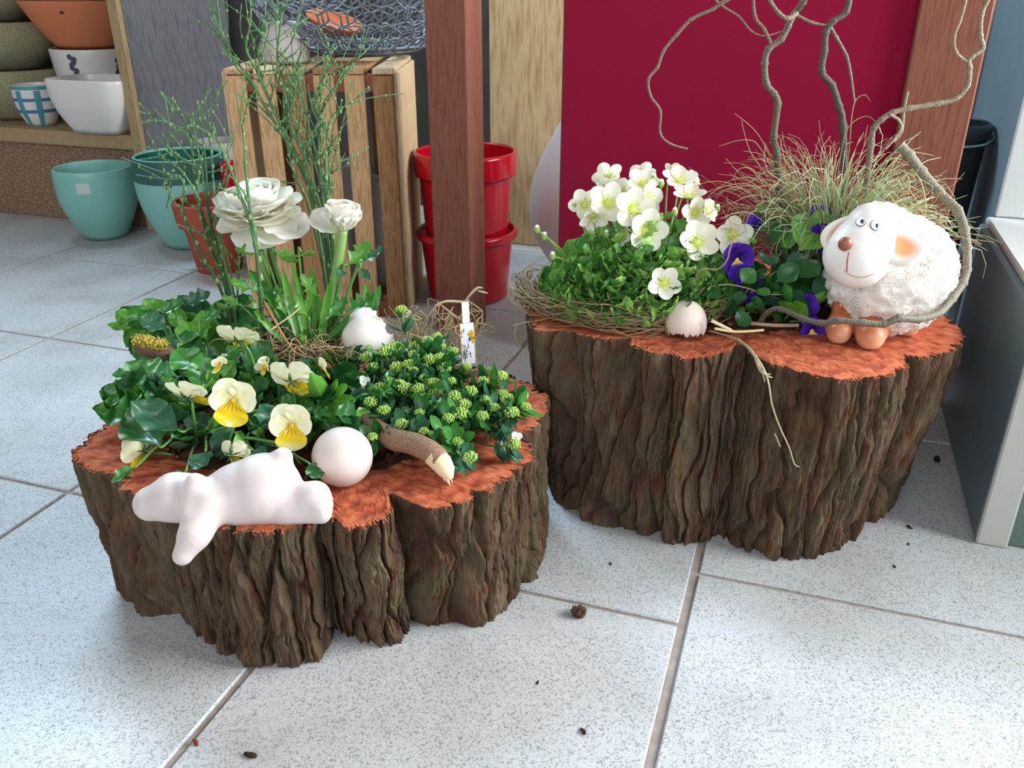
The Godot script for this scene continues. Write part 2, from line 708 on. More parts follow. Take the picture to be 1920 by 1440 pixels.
func window_in(called: String, at: Vector3, size: Vector3, thin: int) -> void:
	var w := base(called)
	tag(w, "", "", "", "structure")
	var along := 2 if thin == 0 else 0
	var pane := size
	pane[thin] = 0.005
	slab("pane", pane, at, "window_glass", w, 0.0)
	for s in [-1, 1]:
		var bar := size
		bar[along] = 0.05
		var c := at
		c[along] += s * (size[along] * 0.5 - 0.025)
		slab("window_frame", bar, c, "white_trim", w)
		bar = size
		bar.y = 0.05
		c = at
		c.y += s * (size.y * 0.5 - 0.025)
		slab("window_frame", bar, c, "white_trim", w)


# a hollow pot turned from its outer profile
func pot(outer: Array, th: float, segs := 48, square := 2.0, sx := 1.0, sz := 1.0) -> Geo:
	var p := [Vector2(0, 0)]
	p.append_array(outer)
	var top: Vector2 = outer[outer.size() - 1]
	p.append(Vector2(top.x - th * 0.5, top.y + th * 0.35))
	for k in range(outer.size() - 1, -1, -1):
		var q: Vector2 = outer[k]
		if q.y > th * 1.5:
			p.append(Vector2(q.x - th, q.y))
	p.append(Vector2(maxf(outer[0].x - th * 1.2, 0.01), th))
	p.append(Vector2(0, th))
	var g := Geo.new()
	g.lathe(p, segs, Vector3.ZERO, sx, sz, square)
	return g


# round profile between a foot and a rim, bulging by "bulge"
func curve(r0: float, r1: float, h: float, bulge: float, n := 10) -> Array:
	var a := []
	for k in n + 1:
		var u := float(k) / n
		a.append(Vector2(lerpf(r0, r1, u) + bulge * sin(PI * u), h * u))
	return a


func pot_at(called: String, g: Geo, m: String, at: Vector3, label: String, category := "pot", turn := 0.0, group := "") -> Node3D:
	var o := base(called, at, turn)
	tag(o, label, category, group)
	obj("body", g, M[m], o)
	return o


func background_left() -> void:
	# shelf unit standing on the floor: side, shelf board, plinth, back
	var s := base("shelf_unit")
	tag(s, "wooden shelf unit with a pale front edge holding stacked flower pots", "shelf")
	slab("side_panel", Vector3(0.022, 1.15, 0.33), Vector3(-1.303, 0.575, 1.635), "side_wood", s)
	slab("front_edge", Vector3(0.026, 1.15, 0.012), Vector3(-1.303, 0.575, 1.463), "shelf_wood", s)
	slab("shelf_board", Vector3(0.80, 0.03, 0.34), Vector3(-1.716, 0.181, 1.633), "shelf_wood", s)
	slab("shelf_board", Vector3(0.80, 0.03, 0.34), Vector3(-1.716, 0.62, 1.633), "shelf_wood", s)
	slab("shelf_board", Vector3(0.80, 0.03, 0.34), Vector3(-1.716, 1.135, 1.633), "shelf_wood", s)
	slab("plinth", Vector3(0.80, 0.166, 0.02), Vector3(-1.716, 0.083, 1.49), "plinth_board", s)
	slab("back_panel", Vector3(0.82, 1.15, 0.012), Vector3(-1.71, 0.575, 1.80), "side_wood", s)

	# pots on the shelf
	pot_at("planter", pot(curve(0.060, 0.095, 0.106, 0.010), 0.006, 64, 5.0, 1.0, 0.72), "white_ceramic", Vector3(-0.8514, 0.1960, -1.8679), "plain white rectangular ceramic planter standing at the front of the shelf", "planter", -0.33)
	var cup := pot_at("flower_pot", pot(curve(0.032, 0.053, 0.098, 0.008), 0.005), "white_ceramic", Vector3(-1.0348, 0.1960, -1.9564), "small white pot with blue checked bands beside the white planter")
	cup.scale = Vector3.ONE * 0.86
	for y in [0.034, 0.062]:
		var g := Geo.new()
		band(g, 0.032, 0.053, 0.098, 0.008, y, y + 0.008, 0.0, TAU)
		obj("blue_band", g, flat_color("band_blue", "3f6f9e"), cup)
	for a in [0.9, 1.75, 2.75, 3.9, 5.2]:
		var g := Geo.new()
		band(g, 0.032, 0.053, 0.098, 0.008, 0.0, 0.088, a, a + 0.28)
		obj("teal_stripe", g, flat_color("band_teal", "4b8d93"), cup)
	var rim := Geo.new()
	band(rim, 0.032, 0.053, 0.098, 0.008, 0.09, 0.0985, 0.0, TAU)
	obj("teal_rim", rim, M.band_teal, cup)
	var low := V * -1.762 + U * 1.622 + Vector3(0, 0.196, 0)
	pot_at("bowl", pot(curve(0.085, 0.128, 0.105, 0.018), 0.009), "stone_ceramic", low, "large speckled stone-coloured bowl at the bottom of its stack", "bowl", 0.0, "")
	pot_at("bowl", pot(curve(0.06, 0.115, 0.10, 0.02), 0.009), "stone_ceramic", low + Vector3(0, 0.103, 0), "speckled stone-coloured bowl stacked on the larger stone bowl", "bowl")
	pot_at("bowl", pot(curve(0.055, 0.10, 0.09, 0.02), 0.009), "stone_ceramic", low + Vector3(0, 0.204, 0) - V * 0.015, "topmost speckled stone-coloured bowl of the stack by the shelf edge", "bowl")
	var lav := V * -1.562 + U * 1.665 + Vector3(0, 0.196, 0)
	var lp := pot_at("flower_pot", pot(curve(0.068, 0.092, 0.150, 0.004), 0.006), "white_ceramic", lav, "white pot printed with lavender sprigs under the terracotta bowl")
	for k in 9:
		var a := 0.28 + k * 0.35
		var tall := k % 3 == 1
		var g := Geo.new()
		for j in (16 if tall else 7):
			var y := 0.055 + j * 0.0055 + rnd(-0.001, 0.001)
			var aa := a + rnd(-0.07, 0.07)
			g.ball(0.0062, Vector3(cos(aa), 0, sin(aa)) * (0.069 + y * 0.17 + 0.0015) + Vector3(0, y, 0), 6, 4)
		for v in g.v.size():
			var q := g.v[v]
			var rr := 0.068 + 0.024 * q.y / 0.15 + 0.004 * sin(PI * q.y / 0.15) + 0.0006
			var h := Vector3(q.x, 0, q.z).normalized() * rr
			g.v[v] = Vector3(h.x, q.y, h.z)
		obj("printed_sprig", g, flat_color("print_lavender", "4a4658"), lp)
	var tb := base("bowl", lav + Vector3(0, 0.1515, 0), 0.0)
	tag(tb, "wide orange terracotta bowl stacked on the lavender pot", "bowl")
	obj("body", pot(curve(0.072, 0.134, 0.096, 0.004), 0.008), M.terracotta_pale, tb)
	var hole := Geo.new()
	hole.ball(0.0055, Vector3(0.004, 0.078, 0.122), 10, 6, Vector3(1, 1, 0.6))
	obj("hole_plug", hole, flat_color("dark_hole", "3a2a28"), tb)
	var up := base("flower_pot", lav + V * 0.0 + U * 0.0 + Vector3(0, 0.252, 0))
	tag(up, "dusky pink pot standing inside the terracotta bowl", "pot")
	obj("body", pot(curve(0.05, 0.09, 0.08, 0.0), 0.006), flat_color("dusky_pink", "a8766e"), up)

	# pots on the floor in front of the shelf
	var mint := curve(0.042, 0.080, 0.150, 0.016, 14)
	var p1 := base("planter_pot", V * -1.368 + U * 1.395)
	tag(p1, "pale mint rounded pot with a paper sticker against the plinth", "pot")
	obj("body", pot(mint, 0.006), M.mint_ceramic, p1)
	p1.scale = Vector3.ONE * 0.95
	var st := Geo.new()
	for k in 7:
		for j in 2:
			var a := 1.29 + k * 0.055
			var yy := 0.132 - j * 0.022
			var rr := lerpf(0.042, 0.080, yy / 0.15) + 0.016 * sin(PI * yy / 0.15) + 0.0006
			st.vert(Vector3(cos(a) * rr, 0.132 - j * 0.022, sin(a) * rr) * Vector3(1.0, 1, 1.0))
	for k in 6:
		st.quad(k * 2, k * 2 + 2, k * 2 + 3, k * 2 + 1)
	obj("sticker", st, flat_color("sticker_paper", "b9c8bf"), p1)
	var p2 := base("planter_pot", V * -1.160 + U * 1.40)
	tag(p2, "tall mint pot with a dark green inside behind the terracotta pot", "pot")
	obj("body", pot(curve(0.046, 0.083, 0.178, 0.018, 14), 0.006), M.mint_ceramic, p2)
	var ins := Geo.new()
	ins.lathe([Vector2(0.076, 0.176), Vector2(0.0765, 0.14), Vector2(0.072, 0.09), Vector2(0.05, 0.03), Vector2(0, 0.025)], 48)
	obj("green_lining", ins, M.green_inside, p2)
	var gl := Geo.new()
	band(gl, 0.046, 0.083, 0.178, 0.018, 0.136, 0.1785, 0.0, TAU)
	obj("green_rim_band", gl, flat_color("band_green", "28544f"), p2)
	var rimmed := [Vector2(0.040, 0), Vector2(0.052, 0.082), Vector2(0.0535, 0.0835), Vector2(0.061, 0.084), Vector2(0.0625, 0.087), Vector2(0.067, 0.126), Vector2(0.066, 0.128)]
	var tp := pot_at("flower_pot", pot(rimmed, 0.006), "terracotta", Vector3(-0.5557, 0.0000, -1.4915) + U * 0.045, "reddish terracotta flower pot with a thick rim on the floor tiles")
	var tq := pot_at("flower_pot", pot(rimmed, 0.006), "terracotta_pale", Vector3(-0.4999, 0.0000, -1.4822) + U * 0.10 + V * 0.03, "paler orange terracotta pot between the red-brown pot and the crate")
	tq.scale = Vector3.ONE * 0.98
	pot_at("flower_pot", pot(curve(0.042, 0.050, 0.180, 0.008), 0.006), "grey_ceramic", V * -1.175 + U * 1.545, "tall grey pot on the floor behind the green twigs")
	pot_at("flower_pot", pot(curve(0.026, 0.032, 0.170, 0.002), 0.006), "red_glaze", V * -1.026 + U * 1.40, "small red glazed pot half hidden beside the crate")


# a thin printed band that follows a pot of the given curve
func band(g: Geo, r0: float, r1: float, h: float, bulge: float, y0: float, y1: float, a0: float, a1: float) -> void:
	var na := maxi(4, int((a1 - a0) * 10.0))
	var ny := maxi(1, int((y1 - y0) / 0.008))
	var b := g.v.size()
	for k in ny + 1:
		for j in na + 1:
			var y := lerpf(y0, y1, float(k) / ny)
			var a := lerpf(a0, a1, float(j) / na)
			var u := y / h
			var r := lerpf(r0, r1, u) + bulge * sin(PI * u) + 0.0006
			g.vert(Vector3(cos(a) * r, y, sin(a) * r))
	for k in ny:
		for j in na:
			var o := b + k * (na + 1) + j
			g.quad(o, o + 1, o + na + 2, o + na + 1)


func flat_color(called: String, hex: String, rough := 0.5) -> StandardMaterial3D:
	return M[called] if M.has(called) else mat(called, hex, rough)


func background_middle() -> void:
	# slatted crate standing on end
	var c := base("crate", Vector3(-0.2865, 0, -1.28))
	tag(c, "weathered slatted fruit crate standing on end under the wire basket", "crate")
	var woods := ["crate_wood", "crate_wood_dark", "crate_wood_pale"]
	for k in 6:
		var g := Geo.new()
		g.box(Vector3(0.0285, 0.362 + rnd(-0.003, 0.0), 0.008), Vector3.ZERO, 0.0012)
		var x: float = -0.1045 + k * 0.0418
		put("front_slat", g.mesh(), M[woods[[0, 0, 1, 0, 0, 1][k]]], c, Transform3D(Basis(Vector3.FORWARD, rnd(-0.006, 0.006)), Vector3(x, 0.183, 0)))
		var t := Geo.new()
		t.box(Vector3(0.030, 0.235, 0.008), Vector3.ZERO, 0.0012)
		put("top_slat", t.mesh(), M[woods[[0, 2, 0, 1, 0, 2][k]]], c, Transform3D(Basis(Vector3.RIGHT, PI / 2), Vector3(x, 0.3685, -0.115)))
		if k % 2 == 0:
			put("back_slat", g.mesh(), M.crate_wood_dark, c, Transform3D(Basis.IDENTITY, Vector3(x, 0.183, -0.226)))
	for k in 3:
		var g := Geo.new()
		g.box(Vector3(0.009, 0.366, 0.066), Vector3.ZERO, 0.0015)
		for s in [-1, 1]:
			put("side_board", g.mesh(), M.crate_wood_pale, c, Transform3D(Basis.IDENTITY, Vector3(s * 0.1215, 0.184, -0.042 - k * 0.072)))
	for y in [0.352, 0.012]:
		var g := Geo.new()
		g.box(Vector3(0.225, 0.024, 0.016), Vector3(0, y, -0.0125), 0.0015)
		obj("rail", g, flat_color("rail_wood", "8d5335", 0.8), c)
	var bot := Geo.new()
	bot.box(Vector3(0.22, 0.008, 0.21), Vector3(0, 0.028, -0.118), 0.001)
	obj("bottom_board", bot, M.crate_wood_dark, c)
	pot_at("vase", pot(curve(0.036, 0.03, 0.20, 0.022), 0.006), "grey_ceramic", Vector3(-0.262, 0.0325, -1.40), "grey rounded vase standing inside the slatted crate", "vase")
	pot_at("vase", pot(curve(0.03, 0.026, 0.17, 0.018), 0.006), "grey_ceramic", Vector3(-0.212, 0.0325, -1.352), "smaller grey vase inside the crate beside its bright side", "vase")

	# on the crate: a white pot, the wire basket and a clay dish in it
	pot_at("flower_pot", pot(curve(0.034, 0.024, 0.055, 0.006), 0.005), "matt_white_ceramic", Vector3(-0.338, 0.373, -1.372), "plain white pot on the crate beside the wire basket")
	wire_basket(Vector3(-0.238, 0.3735, -1.455))

	# square timber post
	var po := base("timber_post", Vector3(-0.0776, 0.0000, -1.2400))
	tag(po, "square red-brown timber post in front of the red pots", "post")
	var pg := Geo.new()
	pg.box(Vector3(0.060, 1.3, 0.058), Vector3(0, 0.65, 0), 0.0025)
	put("shaft", pg.mesh(), M.post_wood, po, Transform3D(Basis(V, Vector3.UP, -U), Vector3.ZERO))

	# two red pots, one standing in the other
	var rp := [Vector2(0.060, 0), Vector2(0.066, 0.004), Vector2(0.0755, 0.10), Vector2(0.0765, 0.102), Vector2(0.082, 0.1035), Vector2(0.0832, 0.106), Vector2(0.0832, 0.112), Vector2(0.0815, 0.1145)]
	var at := Vector3(-0.0742, 0, -1.388)
	pot_at("flower_pot", pot(rp, 0.006), "red_glaze", at, "lower glossy red pot of the two nested behind the post")
	var rq := [Vector2(0.058, 0), Vector2(0.064, 0.004), Vector2(0.0735, 0.142), Vector2(0.0745, 0.144), Vector2(0.081, 0.146), Vector2(0.0822, 0.149), Vector2(0.0828, 0.178), Vector2(0.081, 0.181)]
	pot_at("flower_pot", pot(rq, 0.006), "red_glaze", at + Vector3(0, 0.0585, 0), "upper glossy red pot of the two nested behind the post")

	# pale chip board leaning on the back wall, white vase before it
	var ob := slab("chip_board", Vector3(0.34, 1.1, 0.02), Vector3(-0.42, 0.55, 1.62), "chip_board")
	tag(ob, "pale chipboard sheet standing upright behind the white vase", "board")
	var vz := base("vase", V * -0.372 + U * 1.48)
	tag(vz, "large egg-shaped off-white vase half hidden by the red felt panel", "vase")
	var vp := []
	for k in 22:
		var u := k / 21.0
		vp.append(Vector2(0.03 + 0.062 * sin(PI * pow(u, 0.85) * 0.93 + 0.07), 0.265 * u))
	obj("body", pot(vp, 0.006, 56), M.matt_white_ceramic, vz)

	# red felt panel with its brown upright
	var fp := base("felt_panel")
	tag(fp, "tall red felt covered panel with a broad red-brown upright behind the tall stump", "panel")
	slab("felt", Vector3(0.40, 1.1, 0.03), Vector3(-0.105, 0.56, 1.108), "red_felt", fp, 0.004)
	slab("upright", Vector3(0.072, 1.15, 0.035), Vector3(0.1265, 0.575, 1.098), "post_wood", fp)


# a bowl of hexagonal wire netting: zigzag wires between rings, with a thicker rim and foot
func wire_basket(at: Vector3) -> void:
	var b := base("wire_basket", at)
	tag(b, "round grey basket of wire netting on top of the crate", "basket")
	var shape := func(a: float, u: float) -> Vector3:
		var r := 0.045 + 0.132 * pow(sin(u * PI * 0.5), 0.62)
		return Vector3(cos(a) * r, 0.006 + 0.15 * pow(u, 1.5), sin(a) * r)
	for layer in 3:
		var g := Geo.new()
		var n := 26
		var rows := 7
		for j in n:
			for k in rows:
				var odd := (k % 2) * 0.5
				var a0 := TAU * (j + odd + layer * 0.3) / n
				var u0 := (k + 0.15) / rows
				var u1 := (k + 0.5) / rows
				var u2 := (k + 1.15) / rows
				var da := TAU * 0.25 / n
				var w := func(x: float) -> float: return x + rnd(-0.02, 0.02)
				var sc := 1.0 - layer * 0.055
				for s in [-1, 1]:
					g.tube(spline([shape.call(a0, w.call(u0)) * sc, shape.call(a0 + s * da * 1.2, u0 + 0.03) * sc, shape.call(a0 + s * da * 1.9, w.call(u1)) * sc, shape.call(a0 + s * da * 2.0, u2) * sc], 3), [0.0013, 0.0013], 5)
		obj("netting", g, M.zinc_wire, b).set_meta("kind", "stuff")
	for u in [0.02, 0.12, 0.2, 1.0]:
		var ring := []
		for k in 49:
			ring.append(shape.call(TAU * k / 48.0, u))
		var g := Geo.new()
		g.tube(ring, [0.0018, 0.0018], 6)
		obj("ring", g, M.zinc_wire, b)
	var d := base("dish", at + Vector3(-0.03, 0.042, 0.06))
	d.rotation = Vector3(0.25, 0.3, -0.22)
	tag(d, "orange clay dish lying tilted inside the wire basket", "dish")
	obj("body", pot(curve(0.022, 0.044, 0.016, 0.003), 0.003), M.terracotta_pale, d)


func background_right() -> void:
	# stepped cabinet in dark green boards with aluminium edge strips
	var c := base("cabinet")
	tag(c, "dark blue-green stepped cabinet with pale aluminium edge strips", "cabinet")
	var v0 := 0.2012
	var u0 := 0.7835
	slab("side_panel", Vector3(0.012, 0.227, 0.33), Vector3(v0 + 0.006, 0.1135, u0 + 0.166), "cabinet_green", c)
	slab("front_panel", Vector3(0.58, 0.227, 0.010), Vector3(v0 + 0.31, 0.1135, u0 + 0.007), "cabinet_front", c)
	slab("edge_strip", Vector3(0.027, 0.227, 0.006), Vector3(v0 + 0.0135, 0.1135, u0 - 0.001), "aluminium_strip", c)
	slab("ledge", Vector3(0.60, 0.008, 0.335), Vector3(v0 + 0.306, 0.231, u0 + 0.166), "white_trim", c)
	slab("back_upright", Vector3(0.012, 0.492, 0.30), Vector3(v0 + 0.021, 0.246, u0 + 0.49), "cabinet_green", c)
	slab("edge_strip", Vector3(0.030, 0.262, 0.006), Vector3(v0 + 0.030, 0.366, u0 + 0.335), "white_trim", c)
	slab("upper_front", Vector3(0.56, 0.242, 0.010), Vector3(v0 + 0.32, 0.370, u0 + 0.343), "cabinet_front", c)
	slab("back_board", Vector3(0.58, 0.492, 0.012), Vector3(v0 + 0.31, 0.246, u0 + 0.645), "cabinet_green", c)
	slab("top", Vector3(0.59, 0.010, 0.31), Vector3(v0 + 0.312, 0.497, u0 + 0.49), "cabinet_green", c)
	# board leaning behind the bucket
	var bo := slab("board", Vector3(0.16, 0.9, 0.016), Vector3(0.20, 0.45, 1.50), "cabinet_green")
	tag(bo, "grey-blue board standing behind the black bucket", "board")
	# bucket with a wire handle
	var b := base("bucket", V * 0.158 + U * 1.24)
	tag(b, "black bucket with a steel handle between the felt panel and the cabinet", "bucket")
	obj("body", pot([Vector2(0.038, 0), Vector2(0.042, 0.004), Vector2(0.052, 0.305), Vector2(0.055, 0.307), Vector2(0.056, 0.320), Vector2(0.054, 0.323)], 0.004), M.bucket_black, b)
	var hp := []
	for k in 17:
		var a := PI * k / 16.0
		hp.append(Vector3(cos(a) * 0.057, 0.312 - sin(a) * 0.010, 0.004 + sin(a) * 0.058))
	var g := Geo.new()
	g.tube(hp, [0.002, 0.002], 6)
	obj("handle", g, M.steel, b)


func ring_at(r: Array, a: float) -> float:
	var n := r.size()
	var x := fposmod(a / TAU, 1.0) * n
	var k := int(x)
	return cubic_interpolate(r[k % n], r[(k + 1) % n], r[(k + n - 1) % n], r[(k + 2) % n], x - k)


# a sawn stump: bark as ridged and split geometry, a rough red cut face on top
func stump(label: String, c: Vector3, h: float, rt: Array, rb: Array, seed_: int, warm: float, creases: Array) -> Array:
	var s := base("tree_stump", c)
	tag(s, label, "tree stump")
	var plates := noise(FastNoiseLite.TYPE_CELLULAR, 1.0, seed_, 1)
	plates.cellular_return_type = FastNoiseLite.RETURN_DISTANCE2_SUB
	plates.cellular_distance_function = FastNoiseLite.DISTANCE_EUCLIDEAN
	var slivers := noise(FastNoiseLite.TYPE_CELLULAR, 1.0, seed_ + 5, 1)
	slivers.cellular_return_type = FastNoiseLite.RETURN_DISTANCE2_SUB
	var cells := noise(FastNoiseLite.TYPE_CELLULAR, 1.0, seed_, 1)
	cells.cellular_return_type = FastNoiseLite.RETURN_CELL_VALUE
	var soft := noise(FastNoiseLite.TYPE_SIMPLEX_SMOOTH, 1.0, seed_ + 1, 4)
	var tint := noise(FastNoiseLite.TYPE_SIMPLEX_SMOOTH, 1.0, seed_ + 2, 3)
	var na := 1400
	var ny := 110
	var g := Geo.new()
	var top := PackedFloat32Array()
	var brown := lin("534031")
	var grey := lin("6d5d4a")
	var red := lin("5c2f20")
	var moss := lin("514a38")
	var inner := lin("36241b")
	for k in ny + 1:
		var u := float(k) / ny
		var y := h * u
		for j in na:
			var a := TAU * j / na
			var uu := u * u * (3.0 - 2.0 * u)
			var r := lerpf(ring_at(rb, a), ring_at(rt, a), uu)
			var q := Vector3(cos(a) * r, y, sin(a) * r)
			var arc := fposmod(a + PI * 0.5, TAU) * 0.19
			var sway := soft.get_noise_2d(arc * 6.0, y * 7.0) * 0.016 + soft.get_noise_2d(arc * 30.0, y * 26.0) * 0.0022
			var e1 := plates.get_noise_2d((arc + sway) * 47.0, y * 6.4) + 1.0
			var e2 := slivers.get_noise_2d((arc + sway * 1.4) * 128.0, y * 15.0 + 9.0) + 1.0
			var fine := soft.get_noise_2d(arc * 210.0, y * 22.0)
			var crack := 1.0 - smoothstep(0.0, 0.20, e1)
			var split := 1.0 - smoothstep(0.0, 0.20, e2)
			var flake := cells.get_noise_2d((arc + sway) * 47.0, y * 6.4)
			var sliver := cells.get_noise_2d((arc + sway * 1.4) * 128.0, y * 15.0 + 9.0)
			var d := -0.0060 * crack - 0.0018 * split + 0.0017 * fine + 0.005 * soft.get_noise_2d(arc * 16.0, y * 4.0) + 0.0022 * flake + 0.0011 * sliver
			var fold := 0.0
			for cr in creases:
				var off: float = wrapf(a + sway * 1.2 - lerpf(cr[1], cr[0], u), -PI, PI) / cr[3]
				if absf(off) < 3.0:
					fold += cr[2] * exp(-off * off)
			d -= fold
			if u < 0.06:
				d -= 0.004 * (1.0 - u / 0.06) * (0.6 + fine)
			var b := tint.get_noise_3d(q.x * 34.0, y * 14.0, q.z * 34.0)
			var f := tint.get_noise_3d(q.x * 90.0 + 7.0, y * 22.0, q.z * 90.0)
			var col := brown.lerp(grey, clampf(0.35 + 0.9 * b + 0.6 * f + 0.25 * flake, 0.0, 1.0))
			col = col.lerp(red, clampf(1.8 * (f - 0.16) + warm, 0.0, 0.75))
			col = col.lerp(moss, clampf(2.2 * (tint.get_noise_3d(q.x * 20.0 + 31.0, y * 12.0, q.z * 20.0) - 0.08), 0.0, 0.6))
			col = col.lerp(inner, clampf(crack * 0.55 + split * 0.15, 0.0, 0.7))
			g.col = col * (0.92 + 0.3 * fine)
			var n := Vector3(cos(a), 0, sin(a))
			var p := q + n * d
			if k == ny:
				p.y += 0.0012 * fine - 0.002 * crack
				top.append(Vector2(p.x, p.z).length())
			g.vert(p, Vector2(float(j) / na, u))
	for k in ny:
		for j in na:
			var o := k * na
			var j1 := (j + 1) % na
			g.quad(o + j, o + j1, o + na + j1, o + na + j)
	g.outward(0)
	obj("bark", g, M.bark, s)
	# cut face
	var f := Geo.new()
	var nr := 46
	var pale := lin("c4754f")
	var orange := lin("a44c34")
	var dark := lin("7c3326")
	for k in nr + 1:
		var u := pow(float(k) / nr, 0.8)
		for j in na / 2:
			var a := TAU * j / (na / 2)
			var r := top[j * 2] * u
			var x := cos(a) * r
			var z := sin(a) * r
			var saw := soft.get_noise_3d(x * 30.0 + z * 60.0, 3.0, z * 260.0 - x * 120.0)
			var lump := soft.get_noise_3d(x * 60.0, 9.0, z * 60.0)
			var ring := sin(u * 95.0 + lump * 3.0)
			var y := h + 0.0009 * saw + 0.0012 * lump + 0.0003 * ring
			if u > 0.955:
				y -= 0.0022 * (u - 0.955) / 0.045 * (0.6 + saw)
			var w := orange.lerp(pale, clampf(0.35 + 0.9 * saw + 0.25 * ring, 0.0, 1.0))
			w = w.lerp(dark, clampf(0.15 - 1.6 * lump, 0.0, 0.8))
			w = w.lerp(pale, smoothstep(0.93, 0.985, u) * 0.35)
			f.col = w
			f.vert(Vector3(x, y, z), Vector2(x, z))
	var m := na / 2
	for k in nr:
		for j in m:
			var j1 := (j + 1) % m
			f.quad(k * m + j, k * m + m + j, k * m + m + j1, k * m + j1)
	for q in range(0, f.i.size(), 3):
		var e1 := f.v[f.i[q + 1]] - f.v[f.i[q]]
		var e2 := f.v[f.i[q + 2]] - f.v[f.i[q]]
		if e1.cross(e2).y > 0.0:
			var sw := f.i[q]
			f.i[q] = f.i[q + 1]
			f.i[q + 1] = sw
	obj("cut_face", f, M.cut_wood, s)
	# torn fibres along the sawn rim
	var fr := Geo.new()
	for k in 420:
		var j := rng.randi_range(0, na - 1)
		var a := TAU * j / na
		var r := top[j]
		var n := Vector3(cos(a), 0, sin(a))
		var sd := Vector3(-n.z, 0, n.x)
		var p := n * (r - 0.0006) + Vector3(0, h - 0.0006, 0)
		var l := rnd(0.001, 0.0035)
		var dn := n * rnd(0.2, 0.7) + Vector3(0, rnd(-0.8, 0.3), 0) + sd * rnd(-0.5, 0.5)
		fr.tube([p - n * 0.003, p, p + dn.normalized() * l], [0.0009, 0.0003], 4, orange.lerp(pale, rnd(0, 1)), pale)
	obj("torn_fibres", fr, M.cut_wood, s).set_meta("kind", "stuff")
	return [s, top]


# rooting soil heaped in the hollow of a stump
func soil_heap(label: String, at: Vector3, rx: float, rz: float, high: float, seed_: int) -> void:
	var n := noise(FastNoiseLite.TYPE_SIMPLEX_SMOOTH, 1.0, seed_, 4)
	var g := Geo.new()
	var na := 120
	var nr := 40
	for k in nr + 1:
		var u := float(k) / nr
		for j in na:
			var a := TAU * j / na
			var w := 1.0 + 0.16 * n.get_noise_2d(cos(a) * 2.2, sin(a) * 2.2)
			var p := Vector3(cos(a) * rx * w * u, 0, sin(a) * rz * w * u)
			var b := n.get_noise_3d(p.x * 90.0, 0, p.z * 90.0)
			p.y = high * (1.0 - u * u) + 0.004 * b * (1.0 - pow(u, 6.0)) - 0.003 * pow(u, 8.0)
			g.col = lin("2e2119").lerp(lin("5a3a28"), clampf(0.4 + b * 1.2, 0, 1))
			g.vert(p)
	for k in nr:
		for j in na:
			var j1 := (j + 1) % na
			g.quad(k * na + j, k * na + j1, k * na + na + j1, k * na + na + j)
	for k in 220:
		var a := rnd(0, TAU)
		var u := sqrt(rnd(0.0, 1.0))
		g.col = lin("4a3020").lerp(lin("7a5238"), rnd(0, 1))
		g.ball(rnd(0.001, 0.0032), Vector3(cos(a) * rx * u, high * (1.0 - u * u) + 0.001, sin(a) * rz * u), 6, 4, Vector3(1, 0.7, 1.2))
	var o := obj("soil", g, M.soil, null)
	o.position = at
	tag(o, label, "soil", "", "stuff")


func stump_low() -> void:
	var c := Vector3(-0.163, 0, -0.654)
	var rt := [0.1784, 0.1827, 0.1856, 0.1843, 0.1821, 0.1773, 0.1718, 0.1687, 0.1635, 0.1470, 0.1511, 0.1542, 0.1541, 0.1450, 0.1461, 0.1493, 0.1533, 0.1554, 0.1567, 0.1556, 0.1544, 0.1553, 0.1569, 0.1584, 0.1623, 0.1670, 0.1779, 0.1905, 0.2027, 0.2023, 0.1969, 0.1940, 0.1918, 0.1890, 0.1835, 0.1779, 0.1724, 0.1677, 0.1649, 0.1620, 0.1592, 0.1563, 0.1534, 0.1510, 0.1533, 0.1557, 0.1580, 0.1603, 0.1626, 0.1672, 0.1722, 0.1773, 0.1827, 0.1906, 0.1981, 0.2035, 0.2061, 0.2060, 0.1992, 0.1897]
	var rb := [0.1943, 0.1914, 0.1879, 0.1831, 0.1779, 0.1707, 0.1654, 0.1453, 0.1394, 0.1401, 0.1373, 0.1288, 0.1221, 0.1186, 0.1367, 0.1409, 0.1447, 0.1466, 0.1483, 0.1490, 0.1469, 0.1448, 0.1443, 0.1440, 0.1483, 0.1716, 0.1798, 0.1865, 0.1923, 0.1935, 0.1937, 0.1940, 0.1942, 0.1945, 0.1947, 0.1950, 0.1952, 0.1954, 0.1957, 0.1959, 0.1962, 0.1964, 0.1967, 0.1969, 0.1972, 0.1974, 0.1977, 0.1979, 0.1982, 0.1984, 0.1987, 0.1989, 0.1992, 0.1994, 0.1997, 0.1999, 0.2002, 0.2004, 0.1994, 0.1968]
	stump("low broad tree stump planted with yellow pansies, carrying the white rabbit", c, S1, rt, rb, 3, 0.0, [[1.347, 1.398, 0.0160, 0.055], [0.945, 0.846, 0.0190, 0.050], [0.630, 0.686, 0.0070, 0.030], [0.069, 0.267, 0.0120, 0.050], [2.670, 2.546, 0.0100, 0.050], [1.830, 2.129, 0.0060, 0.030]])
	soil_heap("dark soil and bark crumbs in the low stump under the pansies", Vector3(-0.175, S1 + 0.001, -0.675), 0.135, 0.105, 0.014, 4)


